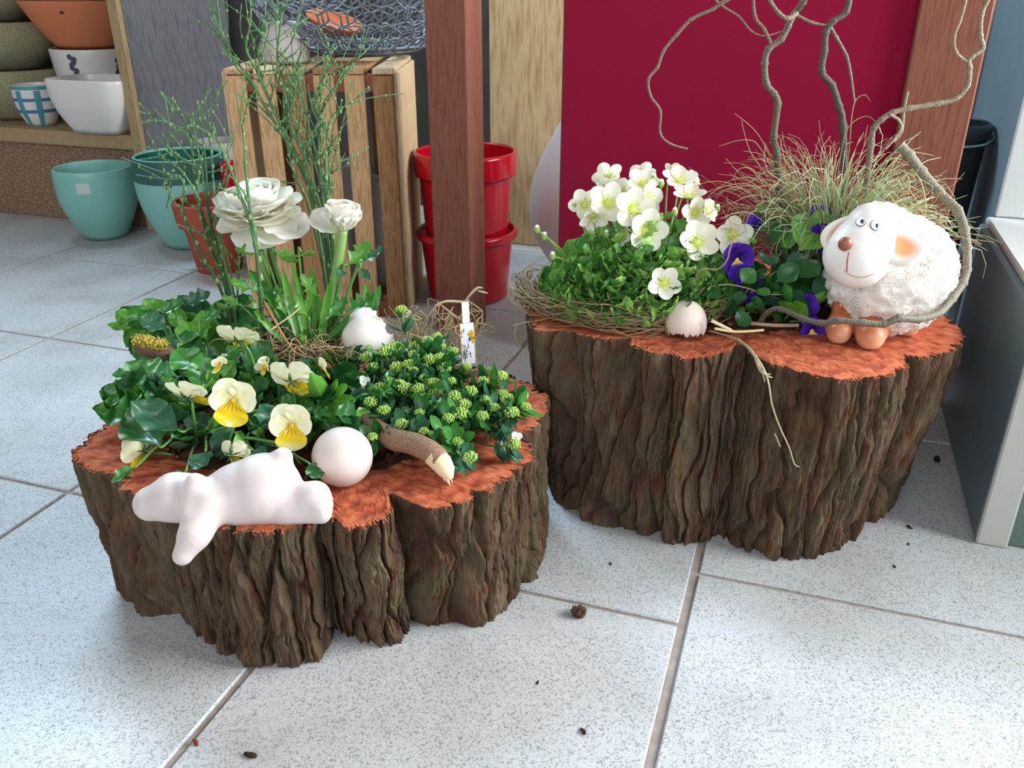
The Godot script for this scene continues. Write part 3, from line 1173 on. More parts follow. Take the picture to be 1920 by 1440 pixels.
func stump_tall() -> void:
	var c := Vector3(0.228, 0, -0.81)
	var rt := [0.1988, 0.1989, 0.1992, 0.2001, 0.2005, 0.2002, 0.1964, 0.1913, 0.1829, 0.1837, 0.1840, 0.1829, 0.1822, 0.1770, 0.1674, 0.1547, 0.1360, 0.1129, 0.1185, 0.1388, 0.1574, 0.1503, 0.1561, 0.1573, 0.1550, 0.1711, 0.1862, 0.2138, 0.2129, 0.2119, 0.2110, 0.2101, 0.2141, 0.2181, 0.2196, 0.2163, 0.2131, 0.2086, 0.2035, 0.1984, 0.1934, 0.1883, 0.1876, 0.1868, 0.1861, 0.1853, 0.1846, 0.1838, 0.1847, 0.1887, 0.1926, 0.1966, 0.2006, 0.2045, 0.2057, 0.2043, 0.2029, 0.2015, 0.2001, 0.1987]
	var rb := [0.2030, 0.1943, 0.1856, 0.1812, 0.1782, 0.1751, 0.1706, 0.1640, 0.1633, 0.1676, 0.1700, 0.1697, 0.1691, 0.1668, 0.1625, 0.1563, 0.1488, 0.1440, 0.1473, 0.1574, 0.1582, 0.1573, 0.1626, 0.1720, 0.1834, 0.1926, 0.1946, 0.1953, 0.1950, 0.1953, 0.1967, 0.1976, 0.1979, 0.1983, 0.1986, 0.1990, 0.1993, 0.1997, 0.2000, 0.2003, 0.2007, 0.2010, 0.2014, 0.2017, 0.2021, 0.2024, 0.2028, 0.2031, 0.2035, 0.2038, 0.2041, 0.2045, 0.2048, 0.2052, 0.2055, 0.2059, 0.2062, 0.2066, 0.2069, 0.2072]
	stump("taller tree stump carrying the woolly sheep and white saxifrage", c, S2, rt, rb, 8, 0.06, [[1.788, 1.783, 0.0170, 0.060], [2.523, 2.192, 0.0090, 0.040], [2.053, 1.971, 0.0060, 0.030], [1.557, 1.548, 0.0070, 0.030], [0.838, 0.772, 0.0130, 0.040], [2.769, 2.660, 0.0120, 0.050]])
	soil_heap("dark soil in the tall stump under the saxifrage and violas", Vector3(0.195, S2 + 0.001, -0.82), 0.145, 0.088, 0.014, 6)


# half an egg shell: a thin ball open towards "axis", with a broken edge
func egg_shell(label: String, at: Vector3, r: float, axis: Vector3, open_deg: float, long: float, tone: String, seed_: int) -> void:
	var e := base("egg_shell", at)
	tag(e, label, "egg shell", "egg shells on the stumps")
	var n := noise(FastNoiseLite.TYPE_SIMPLEX, 1.0, seed_, 2)
	var g := Geo.new()
	var na := 72
	var nb := 26
	var xf := look(axis, Vector3(0.2, 0.1, 1))
	for side in 2:
		for k in nb + 1:
			for j in na:
				var a := TAU * j / na
				var edge := PI - deg_to_rad(open_deg) + 0.16 * n.get_noise_2d(cos(a) * 2.6, sin(a) * 2.6) + 0.07 * n.get_noise_2d(cos(a) * 11.0, sin(a) * 11.0) + 0.03 * n.get_noise_2d(cos(a) * 30.0, sin(a) * 30.0)
				var b := edge * k / nb
				var rr := r - side * 0.0007
				var p := Vector3(sin(b) * cos(a), -cos(b) * long, sin(b) * sin(a)) * rr
				p *= 1.0 + 0.004 * n.get_noise_3d(p.x * 60.0, p.y * 60.0, p.z * 60.0)
				g.col = lin(tone) if side == 0 else lin("f4efe6")
				g.vert(xf.basis * p)
	for side in 2:
		for k in nb:
			for j in na:
				var o := side * (nb + 1) * na + k * na
				var j1 := (j + 1) % na
				if side == 0:
					g.quad(o + j, o + j1, o + na + j1, o + na + j)
				else:
					g.quad(o + j, o + na + j, o + na + j1, o + j1)
	for j in na:
		var j1 := (j + 1) % na
		var o := nb * na
		var q := (nb + 1) * na + nb * na
		g.quad(o + j, o + j1, q + j1, q + j)
	g.outward(0)
	obj("shell", g, M.egg_shell, e)


func low_figures() -> void:
	var zr := -0.527
	var bones := [
		[Vector3(-0.2602, 0.1431, -0.5240), Vector3(-0.2434, 0.1464, -0.5260), 0.0128, 0.0168],
		[Vector3(-0.2434, 0.1464, -0.5260), Vector3(-0.2197, 0.1421, -0.5270), 0.0158, 0.0150],
		[Vector3(-0.2481, 0.1540, -0.5340), Vector3(-0.2313, 0.1506, -0.5380), 0.0060, 0.0075],
		[Vector3(-0.2227, 0.1407, -0.5270), Vector3(-0.2030, 0.1472, -0.5290), 0.0158, 0.0188],
		[Vector3(-0.2030, 0.1472, -0.5290), Vector3(-0.1771, 0.1498, -0.5320), 0.0188, 0.0240],
		[Vector3(-0.1927, 0.1484, -0.5300), Vector3(-0.1850, 0.1500, -0.5310), 0.0232, 0.0248],
		[Vector3(-0.1771, 0.1503, -0.5320), Vector3(-0.1645, 0.1417, -0.5290), 0.0245, 0.0165],
		[Vector3(-0.1595, 0.1450, -0.5240), Vector3(-0.1415, 0.1485, -0.5220), 0.0132, 0.0112],
		[Vector3(-0.1414, 0.1494, -0.5220), Vector3(-0.1363, 0.1466, -0.5180), 0.0108, 0.0078],
		[Vector3(-0.1597, 0.1394, -0.5220), Vector3(-0.1359, 0.1384, -0.5160), 0.0100, 0.0062],
		[Vector3(-0.1688, 0.1657, -0.5370), Vector3(-0.1654, 0.1736, -0.5380), 0.0070, 0.0072],
		[Vector3(-0.2147, 0.1479, -0.5140), Vector3(-0.2207, 0.1361, -0.4970), 0.0155, 0.0102],
		[Vector3(-0.2207, 0.1361, -0.4970), Vector3(-0.2286, 0.1235, -0.4890), 0.0102, 0.0072],
		[Vector3(-0.2242, 0.1632, -0.5200), Vector3(-0.2265, 0.1498, -0.5030), 0.0070, 0.0048],
	]
	var r := base("rabbit_figurine", Vector3(-0.2, S1, -0.53))
	tag(r, "glossy white leaping rabbit draped over the rim of the low stump", "figurine")
	objw("body", nets(bones, 0.0020, 0.0065), M.rabbit_ceramic, r)

	egg_shell("large round cream egg shell beside the white rabbit", Vector3(-0.1305, 0.1320, -0.5618) + Vector3(0, 0.021, -0.012), 0.0232, Vector3(-0.45, -0.75, -0.35), 42.0, 1.0, "cdbdb1", 2)
	egg_shell("broken white egg shell with a jagged edge behind the budding candytuft", Vector3(-0.1346, 0.1832, -0.7550), 0.0245, Vector3(0.72, 0.45, -0.55), 66.0, 1.1, "e6dcd2", 3)

	# broken stick lying across the soil
	var st := base("stick", Vector3(-0.0877, 0.1497, -0.5850))
	tag(st, "bare brown broken stick with a pale splintered end by the candytuft", "stick")
	var g := Geo.new()
	var bk := lin("8a6a52")
	g.tube(spline([Vector3(-0.1330, 0.1578, -0.6350), Vector3(-0.1175, 0.1572, -0.6200), Vector3(-0.1025, 0.1555, -0.6050), Vector3(-0.0906, 0.1561, -0.5950), Vector3(-0.0768, 0.1583, -0.5850), Vector3(-0.0633, 0.1585, -0.5730), Vector3(-0.0544, 0.1545, -0.5670)], 6), [0.0045, 0.0072, 0.0088, 0.0092, 0.0094, 0.0088, 0.0090, 0.0088, 0.0084], 12, bk, lin("a07c60"))
	objw("bark", g, M.willow_bark, st)
	var w := Geo.new()
	w.tube([Vector3(-0.0602, 0.1574, -0.5700), Vector3(-0.0536, 0.1522, -0.5660), Vector3(-0.0496, 0.1459, -0.5640), Vector3(-0.0473, 0.1403, -0.5630)], [0.0086, 0.0083, 0.0068, 0.003], 10, lin("d9bd92"), lin("e6d3ae"))
	for k in 14:
		var p := Vector3(-0.0497, 0.1462, -0.5650) + rv(0.004)
		w.tube([p - Vector3(0.002, -0.004, 0), p + Vector3(rnd(0.0, 0.003), -rnd(0.004, 0.009), 0.002)], [0.0016, 0.0002], 5, lin("d9bd92"), lin("efe0c2"))
	objw("splintered_end", w, M.cut_wood, st)
	# mossy stick end at the left
	var ms := base("stick", Vector3(-0.3201, 0.1810, -0.7200))
	tag(ms, "short thick stick with yellow moss lying among the pansy leaves", "stick")
	var mg := Geo.new()
	mg.tube(spline([Vector3(-0.3422, 0.1873, -0.7200), Vector3(-0.3318, 0.1837, -0.7200), Vector3(-0.3182, 0.1784, -0.7200), Vector3(-0.3050, 0.1699, -0.7200), Vector3(-0.2850, 0.1571, -0.7200)], 4), [0.0055, 0.0088, 0.0092, 0.0080, 0.0074, 0.007], 10, lin("7c5a44"), lin("6b4a38"))
	objw("bark", mg, M.willow_bark, ms)
	var mo := Geo.new()
	for k in 260:
		var u := rnd(0.0, 1.0)
		var p := Vector3(-0.3400, 0.1897, -0.7180).lerp(Vector3(-0.3132, 0.1829, -0.7180), u) + Vector3(rnd(-0.002, 0.002), rnd(0.0, 0.006), rnd(-0.006, 0.007))
		mo.col = lin("8a7a25").lerp(lin("c2a63a"), rnd(0, 1))
		mo.ball(rnd(0.0008, 0.002), p, 5, 4)
	objw("moss", mo, M.bud, ms).set_meta("kind", "stuff")


func tall_figures() -> void:
	var s := base("sheep_figurine", Vector3(0.335, S2, -0.735))
	tag(s, "white sheep figurine with fluffy wool, tan feet and floppy ears on the tall stump", "figurine")
	# fleece: a lumpy body and cap, with loose curls
	var lump := noise(FastNoiseLite.TYPE_CELLULAR, 85.0, 3, 1)
	lump.cellular_return_type = FastNoiseLite.RETURN_DISTANCE
	var soft := noise(FastNoiseLite.TYPE_SIMPLEX_SMOOTH, 60.0, 5, 3)
	var wool := Geo.new()
	var curls := Geo.new()
	var parts := [[Vector3(0.3447, 0.2420, -0.7520), Vector3(0.0560, 0.0545, 0.055), 150, 90], [Vector3(0.3200, 0.2960, -0.7340), Vector3(0.0235, 0.0145, 0.024), 70, 40]]
	for q in parts:
		var c: Vector3 = q[0]
		var sc: Vector3 = q[1]
		var na: int = q[2]
		var nb: int = q[3]
		var from := wool.i.size()
		var b0 := wool.v.size()
		for k in nb + 1:
			for j in na:
				var a := TAU * j / na
				var b := PI * k / nb
				var d := Vector3(sin(b) * cos(a), cos(b), sin(b) * sin(a))
				var p := c + d * sc
				var w := lump.get_noise_3dv(p) + 1.0
				p += d * (0.0052 * (0.55 - w) + 0.003 * soft.get_noise_3dv(p))
				wool.col = lin("efe9df").lerp(lin("e3d9cb"), clampf(0.5 + soft.get_noise_3dv(p * 0.6), 0, 1))
				wool.vert(p)
		for k in nb:
			for j in na:
				var j1 := (j + 1) % na
				wool.quad(b0 + k * na + j, b0 + k * na + j1, b0 + k * na + na + j1, b0 + k * na + na + j)
		wool.outward(from)
		for k in (2600 if na > 100 else 520):
			var d := Vector3(rng.randfn(), rng.randfn(), rng.randfn()).normalized()
			var p := c + d * sc
			var t1 := d.cross(rv(1.0)).normalized()
			var t2 := d.cross(t1)
			var pts := []
			var r := rnd(0.0012, 0.0028)
			for m in 6:
				var a := m * 0.95
				pts.append(p + d * (0.0014 * sin(m * 0.6) - 0.0006 + 0.0052 * (0.55 - (lump.get_noise_3dv(p) + 1.0))) + t1 * (cos(a) * r + m * 0.0003) + t2 * sin(a) * r)
			curls.tube(pts, [0.0005, 0.0003], 4, lin("efe9df"), lin("f2ede4"))
	objw("fleece", wool, M.wool, s)
	objw("fleece_curls", curls, M.wool, s).set_meta("kind", "stuff")
	# head
	var white := lin("e6dbd1")
	var head := nets([
		[Vector3(0.2889, 0.2751, -0.6970), Vector3(0.2915, 0.2796, -0.6990), 0.0262, 0.0258],
		[Vector3(0.2915, 0.2796, -0.6990), Vector3(0.2992, 0.2999, -0.7050), 0.0245, 0.0175],
		[Vector3(0.3037, 0.2944, -0.7120), Vector3(0.3268, 0.2690, -0.7350), 0.019, 0.018],
	], 0.0018, 0.010)
	for k in head.c.size():
		head.c[k] = white
	objw("head", head, M.bisque, s)
	sheep_ear(s, Vector3(0.2904, 0.3054, -0.7080), Vector3(0.2629, 0.2834, -0.7020), Vector3(0.0, 0.25, 1.0), 0.0135)
	sheep_ear(s, Vector3(0.3102, 0.2967, -0.7000), Vector3(0.3281, 0.2804, -0.6720), Vector3(0.2, 0.3, 1.0), 0.0195)
	var front := (Vector3(0, 0.485, 0) - Vector3(0.2880, 0.2802, -0.6970)).normalized()
	var nose := Geo.new()
	nose.col = lin("8c4a35")
	nose.ball(0.0058, Vector3(0.2706, 0.2910, -0.6793), 18, 12, Vector3(1, 1, 0.85))
	objw("nose", nose, M.bisque, s)
	var paint := Geo.new()
	# painted mouth: on the muzzle ball, drawn as a thin raised line
	var mc: Vector3 = Vector3(0.2889, 0.2751, -0.6970)
	var line := func(a: Vector3) -> Vector3: return mc + (a - mc).normalized() * 0.0270
	var mouth := []
	for k in 9:
		mouth.append(line.call(Vector3(0.2696, 0.2878, -0.6710).lerp(Vector3(0.2715, 0.2682, -0.6710), k / 8.0) + Vector3(-0.0008 * sin(PI * k / 8.0), 0, 0)))
	paint.tube(mouth, [0.00055, 0.00055], 5, lin("a8452f"), lin("a8452f"))
	var smile := []
	for k in 11:
		var u := k / 10.0
		smile.append(line.call(Vector3(0.2691, 0.2689, -0.6730).lerp(Vector3(0.2936, 0.2693, -0.6760), u) + Vector3(0, -0.0035 * sin(PI * u), 0)))
	paint.tube(smile, [0.0004, 0.0004], 5, lin("bb8a70"), lin("bb8a70"))
	objw("mouth", paint, M.bisque, s)
	for e in [[Vector3(0.2849, 0.3062, -0.6911), Vector3(-0.39, 0.82, 0.42)], [Vector3(0.2948, 0.3046, -0.6854), Vector3(0.02, 0.74, 0.67)]]:
		var eye := Geo.new()
		var dir: Vector3 = (e[1] as Vector3).normalized()
		var xf := look(Vector3(0.15, 0.6, -1.0) - dir * Vector3(0.15, 0.6, -1.0).dot(dir), dir)
		for lay in [[0.0046, "4b443f", 0.0], [0.0041, "f3f3f1", 0.0004], [0.0026, "5c7c93", 0.0008], [0.0014, "17171a", 0.0012]]:
			var q := Geo.new()
			q.col = lin(lay[1])
			q.ball(lay[0], Vector3.ZERO, 16, 10, Vector3(0.9, 1.15 if lay[0] > 0.003 else 1.2, 0.22))
			eye.add(q, Transform3D(xf.basis, e[0] + dir * (lay[2] as float) + (xf.basis * Vector3(0.0009, -0.0006, 0) if lay[0] < 0.003 else Vector3.ZERO)))
		objw("eye", eye, M.bisque, s)
	# feet
	for f in [[Vector3(0.2962, 0.1900, -0.7224), 0.0125], [Vector3(0.3195, 0.1900, -0.7098), 0.0145], [Vector3(0.3658, 0.1900, -0.7407), 0.0125], [Vector3(0.3545, 0.1900, -0.7597), 0.012]]:
		var p: Vector3 = f[0]
		var r: float = f[1]
		var foot := nets([[p + Vector3(0, r * 0.78, -0.002), p + Vector3(-0.003, r * 0.72, 0.006), r, r * 0.86], [p + Vector3(0.003, r, -0.008), p + Vector3(0.006, 0.024, -0.020), r * 0.75, r * 0.7]], 0.0018, 0.008)
		for k in foot.v.size():
			var q := foot.v[k]
			q.y = maxf(q.y, S2 + 0.0008)
			foot.v[k] = q
			foot.c[k] = lin("e3b48c").lerp(lin("bd6236"), clampf((q.y - S2) / 0.020 - 0.10 + absf(q.x - p.x) * 26.0 - 0.1, 0.0, 1.0))
		objw("foot", foot, M.bisque, s)

	egg_shell("small egg shell cap lying open side down among straw on the tall stump", Vector3(0.1590, 0.1900, -0.7262) + Vector3(0, 0.0115, -0.008), 0.0188, Vector3(0.05, -1, 0.25), 62.0, 1.12, "e0cdbd", 5)


func sheep_ear(s: Node3D, root: Vector3, tip: Vector3, face: Vector3, w: float) -> void:
	var l := (tip - root).length() * 1.12
	var xf := look(tip - root, face, root - (tip - root) * 0.06)
	var g := Geo.new()
	var na := 40
	var nr := 14
	for side in 2:
		for k in nr + 1:
			for j in na:
				var a := TAU * j / na
				var u := float(k) / nr
				var y := 0.5 - 0.5 * cos(a) * u
				var wide := w * (0.55 + 0.55 * y)
				var x := sin(a) * u * wide
				var thick := sqrt(maxf(0.0, 1.0 - u * u)) * 0.0038
				var z := -thick if side else thick - 0.0062 * pow(maxf(0.0, 1.0 - u * u * 1.35), 1.0)
				z -= x * x * 14.0
				var inner := smoothstep(0.80, 0.35, u) if side == 0 else 0.0
				g.col = lin("e0d3c6").lerp(lin("d58f58"), inner * 0.9)
				g.vert(xf * Vector3(x, y * l, z))
	for side in 2:
		for k in nr:
			for j in na:
				var o := side * (nr + 1) * na + k * na
				var j1 := (j + 1) % na
				if side == 0:
					g.quad(o + j, o + na + j, o + na + j1, o + j1)
				else:
					g.quad(o + j, o + j1, o + na + j1, o + na + j)
	g.outward(0)
	objw("ear", g, M.bisque, s)


var leaf_meshes := {}

# a few shapes of each kind of leaf, shared by all plants
func leaves_of(kind: String) -> Array:
	if leaf_meshes.has(kind):
		return leaf_meshes[kind]
	var r := []
	for q in 4:
		var ph := q * 1.7
		var g: Geo
		match kind:
			"pansy":
				var f := func(u: float) -> float:
					if u < 0.16:
						return 0.035
					var x := (u - 0.16) / 0.84
					return (0.035 * (1 - x) + 0.41 * pow(sin(PI * pow(x, 0.82)), 0.62)) * (0.94 + 0.12 * pow(absf(sin(x * 14.0 + ph)), 0.8))
				g = blade(f, 24, 4, 0.75 + 0.25 * q, 0.34 - 0.12 * (q % 3), 0.35, 0.16)
			"round":
				var f := func(u: float) -> float:
					if u < 0.1:
						return 0.04
					var x := (u - 0.1) / 0.9
					return 0.46 * pow(sin(PI * pow(x, 0.85)), 0.6) * (1.0 + 0.03 * sin(x * 30.0)) + 0.015
				g = blade(f, 12, 4, 0.5 + 0.3 * q, 0.12, 0.4, 0.04)
			"lobed":
				var f := func(u: float) -> float:
					if u < 0.22:
						return 0.03
					var x := (u - 0.22) / 0.78
					var saw := absf(fposmod(x * 3.2 + 0.08 * q, 1.0) - 0.35)
					return 0.03 + 0.36 * pow(sin(PI * pow(x, 0.7)), 0.8) * (0.35 + 1.05 * saw)
				g = blade(f, 26, 3, 0.9 + 0.2 * q, 0.28, 0.2, 0.12)
			"strap":
				var f := func(u: float) -> float: return 0.075 * pow(sin(PI * clampf(u * 0.93 + 0.06, 0, 1)), 0.6) + 0.004
				g = blade(f, 10, 2, 0.5 + 0.35 * q, 0.5, 0.0, 0.03)
			"spoon":
				var f := func(u: float) -> float: return 0.03 + 0.15 * pow(sin(PI * pow(u, 1.25)), 0.9)
				g = blade(f, 7, 2, 0.5 + 0.3 * q, 0.35, 0.0, 0.03)
			"palm":
				var f := func(u: float) -> float:
					if u < 0.38:
						return 0.035
					var x := (u - 0.38) / 0.62
					return 0.05 + 0.36 * pow(sin(PI * pow(x, 0.9) * 0.93), 0.7) * (0.62 + 0.5 * absf(cos(x * 8.5 + 0.4)))
				g = blade(f, 16, 3, 0.7 + 0.2 * q, 0.25, 0.3, 0.16)
		r.append(g)
	leaf_meshes[kind] = r
	var ms := []
	for g in r:
		ms.append(g.mesh())
	leaf_meshes[kind + "_mesh"] = ms
	return r


func leaf(parent: Node3D, kind: String, mt: String, a: Vector3, b: Vector3, face: Vector3, wide := 1.0) -> MeshInstance3D:
	leaves_of(kind)
	var l := (b - a).length()
	var xf := look(b - a, face, a - parent.position, l * 1.04, l * wide)
	return put("leaf", leaf_meshes[kind + "_mesh"][rng.randi_range(0, 3)], M[mt], parent, xf)


# the stalk that ties a single leaf to the crown of its plant
func stalk_to(parent: Node3D, a: Vector3, b: Vector3, crown: Vector3, r := 0.0008) -> void:
	var g := Geo.new()
	var m := a.lerp(crown, 0.5) + Vector3(0, 0.004, 0)
	g.tube(spline([a + (b - a) * 0.12, a, m, crown], 5), [r, r * 1.5], 6, lin("5f8f42"), lin("466f35"))
	objw("leaf_stalk", g, M.stem, parent)


func stem_to(parent: Node3D, pts: Array, r: Array, c0: String, c1: String, called := "stem") -> MeshInstance3D:
	var g := Geo.new()
	g.tube(spline(pts, 6), r, 8, lin(c0), lin(c1))
	return objw(called, g, M.stem, parent)


# rounded petal outline used by pansies, violas and saxifrage
func fan(narrow: float, wide: float, notch := 0.0) -> Callable:
	return func(u: float) -> float: return narrow + wide * pow(sin(PI * pow(clampf(u, 0.0, 1.0), 1.35) * 0.985 + 0.012), 0.62) - notch * 0.0


var petal_meshes := {}

func petal_mesh(kind: String, v: int) -> Mesh:
	var key := kind + str(v)
	if petal_meshes.has(key):
		return petal_meshes[key]
	var g: Geo
	var cream := lin("f0ecca")
	var lemon := lin("f3ea9c")
	var yolk := lin("f2c81e")
	var brown := lin("6a3a10")
	match kind:
		"pansy_upper":
			g = blade(fan(0.05, 0.50), 14, 5, 0.35 - 0.25 * v, 0.06, 0.25, 0.07, func(u: float, s: float) -> Color: return lin("f4f0c0").lerp(cream, smoothstep(0.1, 0.6, u)))
		"pansy_side":
			g = blade(fan(0.05, 0.47), 14, 5, 0.3, 0.05, 0.25, 0.06, func(u: float, s: float) -> Color:
				var c := lemon.lerp(cream, smoothstep(0.1, 0.7, u))
				return c.lerp(brown, 0.6 * smoothstep(0.34, 0.08, u) * (1.0 if absf(s) < 0.5 else 0.3)))
		"pansy_lower":
			g = blade(fan(0.07, 0.60), 26, 12, 0.35, 0.02, 0.2, 0.05, func(u: float, s: float) -> Color:
				var c := yolk.lerp(lin("f6d93a"), smoothstep(0.3, 0.9, u))
				if v == 1:
					c = c.lerp(lin("f7ef9a"), smoothstep(0.55, 0.95, u))
				c = c.lerp(lin("fbf8e2"), smoothstep(0.72, 0.98, u) * smoothstep(0.5, 0.1, absf(s - 0.1)))
				var vein := pow(absf(cos(s * 9.5)), 10.0)
				return c.lerp(brown, vein * smoothstep(0.52, 0.15, u)))
		"viola":
			g = blade(fan(0.06, 0.52), 12, 4, 0.5 - 0.3 * v, 0.08, 0.3, 0.10, func(u: float, s: float) -> Color: return lin("2a0f63").lerp(lin("5a2bb0"), smoothstep(0.1, 0.9, u) * 0.8 + 0.1 * s))
		"viola_low":
			g = blade(fan(0.07, 0.56), 12, 4, 0.4, 0.06, 0.3, 0.10, func(u: float, s: float) -> Color: return lin("f2c82a").lerp(lin("44209a"), smoothstep(0.08, 0.22, u)))
		"saxifrage":
			g = blade(fan(0.10, 0.40), 10, 4, 0.35 + 0.2 * v, 0.05, 0.4, 0.03, func(u: float, s: float) -> Color: return lin("cfd96a").lerp(lin("ece6d2"), smoothstep(0.05, 0.40, u)))
		"candytuft":
			g = blade(fan(0.08, 0.36), 6, 2, 0.3, 0.05, 0.2, 0.02, func(u: float, s: float) -> Color: return lin("fbfaf4"))
		"ranunculus":
			g = blade(func(u: float) -> float: return (0.16 + 0.46 * pow(sin(PI * pow(clampf(u, 0, 1), 1.2) * 0.96 + 0.02), 0.62)) * (1.0 + (0.03 * sin(u * 40.0 + v * 2.0) if u > 0.7 else 0.0)), 14, 5, 0.85 + 0.15 * v, 0.08, 0.95, 0.05 + 0.02 * v, func(u: float, s: float) -> Color: return lin("eeeccb").lerp(lin("ece8dc"), smoothstep(0.0, 0.5, u)))
		"ranunculus_open":
			g = blade(func(u: float) -> float: return (0.14 + 0.45 * pow(sin(PI * pow(clampf(u, 0, 1), 1.25) * 0.96 + 0.02), 0.6)), 14, 5, 0.25 + 0.2 * v, 0.06, 0.35, 0.06, func(u: float, s: float) -> Color: return lin("e6e8c4").lerp(lin("ece8dc"), smoothstep(0.0, 0.5, u)))
	var m := g.mesh()
	petal_meshes[key] = m
	return m


# a five-petalled pansy or viola turned towards "face"; the flower is a part, its petals sub-parts
func pansy(parent: Node3D, at: Vector3, face: Vector3, up: Vector3, size: float, lower := 1, purple := false, crumple := 0.0, label := "") -> MeshInstance3D:
	var xf := look(up - face * up.dot(face), face, at - parent.position)
	var g := Geo.new()
	g.col = lin("e0a81c") if not purple else lin("f0c53a")
	g.ball(0.0022, Vector3(0, 0, 0.0005), 10, 6, Vector3(1, 1.2, 0.7))
	g.col = lin("4f7d34")
	for k in 5:
		var a := TAU * k / 5.0 + 0.3
		g.tube([Vector3(0, 0, -0.001), Vector3(cos(a) * 0.004, sin(a) * 0.004, -0.0035), Vector3(cos(a) * 0.0085, sin(a) * 0.0085, -0.002)], [0.0011, 0.0014, 0.0003], 5, lin("33502d"), lin("47703a"), 0.5)
	var fl := put("flower", g.mesh(), M.bud, parent, xf)
	if label:
		fl.set_meta("label", label)
	var up_k := "viola" if purple else "pansy_upper"
	var sd_k := "viola" if purple else "pansy_side"
	var lo_k := "viola_low" if purple else "pansy_lower"
	var pm: StandardMaterial3D = M.purple_petal if purple else M.petal
	var h := size * 0.5
	var sp := 0.58 if face.z > 0.0 else 0.80
	var slim := 0.96 if face.z > 0.0 else 0.80
	for q in [[up_k, sp, 1.04, -0.0018, 0], [up_k, -sp, 1.04, -0.0022, 1], [sd_k, 1.48, 0.94, 0.0, 0], [sd_k, -1.45, 0.94, 0.0002, 0], [lo_k, PI, 1.05, 0.001, lower]]:
		var a: float = q[1] + rnd(-0.08, 0.08) * (1.0 + crumple * 3.0)
		var d := Vector3(sin(a), cos(a), 0.10 + crumple * rnd(-0.3, 0.9)).normalized()
		var l: float = h * q[2] * (1.0 - crumple * rnd(0.0, 0.3))
		put("petal", petal_mesh(q[0], q[4]), pm, fl, look(d, Vector3(0, 0, 1) + rv(0.12 + crumple * 0.5), Vector3(0, 0, q[3]), l, l * slim))
	return fl


func saxifrage_flower(parent: Node3D, at: Vector3, face: Vector3, size: float, closed := 0.0) -> MeshInstance3D:
	var xf := look(Vector3(0.05, 1, 0) - face * face.y, face, at - parent.position)
	var g := Geo.new()
	g.col = lin("c4cc52")
	g.ball(size * 0.11, Vector3(0, 0, 0.0006), 10, 6, Vector3(1, 1, 0.6))
	for k in 8:
		var a := TAU * k / 8.0
		g.tube([Vector3(0, 0, 0), Vector3(cos(a), sin(a), 0.9) * size * 0.15], [0.0003, 0.0003], 4, lin("d5dc7c"), lin("d5dc7c"))
		g.col = lin("e3cf52")
		g.ball(0.0007, Vector3(cos(a), sin(a), 0.9) * size * 0.155, 5, 4)
	for k in 5:
		var a := TAU * (k + 0.5) / 5.0
		g.tube([Vector3(0, 0, -0.001), Vector3(cos(a), sin(a), -0.1) * size * 0.22], [0.0014, 0.0004], 4, lin("7fa046"), lin("7fa046"), 0.5)
	var fl := put("flower", g.mesh(), M.bud, parent, xf)
	var a0 := rnd(0, TAU)
	for k in 5:
		var a := a0 + TAU * k / 5.0 + rnd(-0.1, 0.1)
		var d := Vector3(sin(a), cos(a), 0.22 + closed + rnd(-0.08, 0.12)).normalized()
		put("petal", petal_mesh("saxifrage", k % 2), M.petal, fl, look(d, Vector3(0, 0, 1), Vector3(0, 0, 0.0003 * (k % 2)), size * 0.50, size * 0.40))
	return fl


# ribbed little twig with buds and side shoots
func twig(parent: Node3D, pts: Array, r0: float, r1: float, shoots := 0, from := 0.3, hand := 1.0, called := "twig") -> void:
	var g := Geo.new()
	var p := spline(pts, 8)
	twig_into(g, p, r0, r1)
	for k in shoots:
		var u := lerpf(from, 0.97, (k + rnd(0.0, 1.0)) / shoots)
		var q: Vector3 = p[int(u * (p.size() - 1))]
		var d: Vector3 = (p[mini(int(u * (p.size() - 1)) + 1, p.size() - 1)] - p[maxi(int(u * (p.size() - 1)) - 1, 0)]).normalized()
		var o := (rv(1.0) + d * 0.7 + Vector3(0, 0.35, 0)).normalized()
		var l := rnd(0.018, 0.055) * hand
		var kink := rv(0.6)
		var a := q + o * l * 0.45
		var b := q + (o + kink * 0.35 + d * 0.2).normalized() * l
		twig_into(g, spline([q, a, b], 5), lerpf(r0, r1, u) * 0.7, 0.00045)
		if rnd(0, 1) < 0.6:
			var e := a + (o - kink * 0.8 + d * 0.5).normalized() * l * 0.6
			twig_into(g, spline([a, a.lerp(e, 0.5) + rv(0.002), e], 4), 0.0007, 0.0004)
	objw(called, g, M.twig_bark, parent)


func twig_into(g: Geo, p: Array, r0: float, r1: float) -> void:
	var c0 := lin("2c4222").lerp(lin("3c5c2c"), rnd(0, 1))
	var c1 := lin("41663a").lerp(lin("5f8a52"), rnd(0, 1))
	g.tube(p, [r0, r1], 6, c0, c1, 0.75)
	for k in range(3, p.size() - 1, 4):
		g.col = c1.lerp(lin("8a9c5c"), rnd(0, 0.6))
		var r := lerpf(r0, r1, float(k) / p.size())
		g.ball(r * 0.9 + 0.0005, p[k] + rv(r * 0.6), 5, 4, Vector3(1, 1.6, 1))


func straw_into(g: Geo, a: Vector3, b: Vector3, sag: float, r := 0.0006, wild := 0.01, c0 := "8a7350", c1 := "b59c72") -> void:
	var m := a.lerp(b, 0.5) + Vector3(0, sag, 0)
	var c := lin(c0).lerp(lin(c1), rnd(0, 1))
	g.tube(spline([a, a.lerp(m, 0.55) + rv(wild), m + rv(wild), m.lerp(b, 0.5) + rv(wild), b], 4), [r, r * 0.85, r * 0.4], 4, c, c.lerp(lin(c1), 0.5), 0.7)


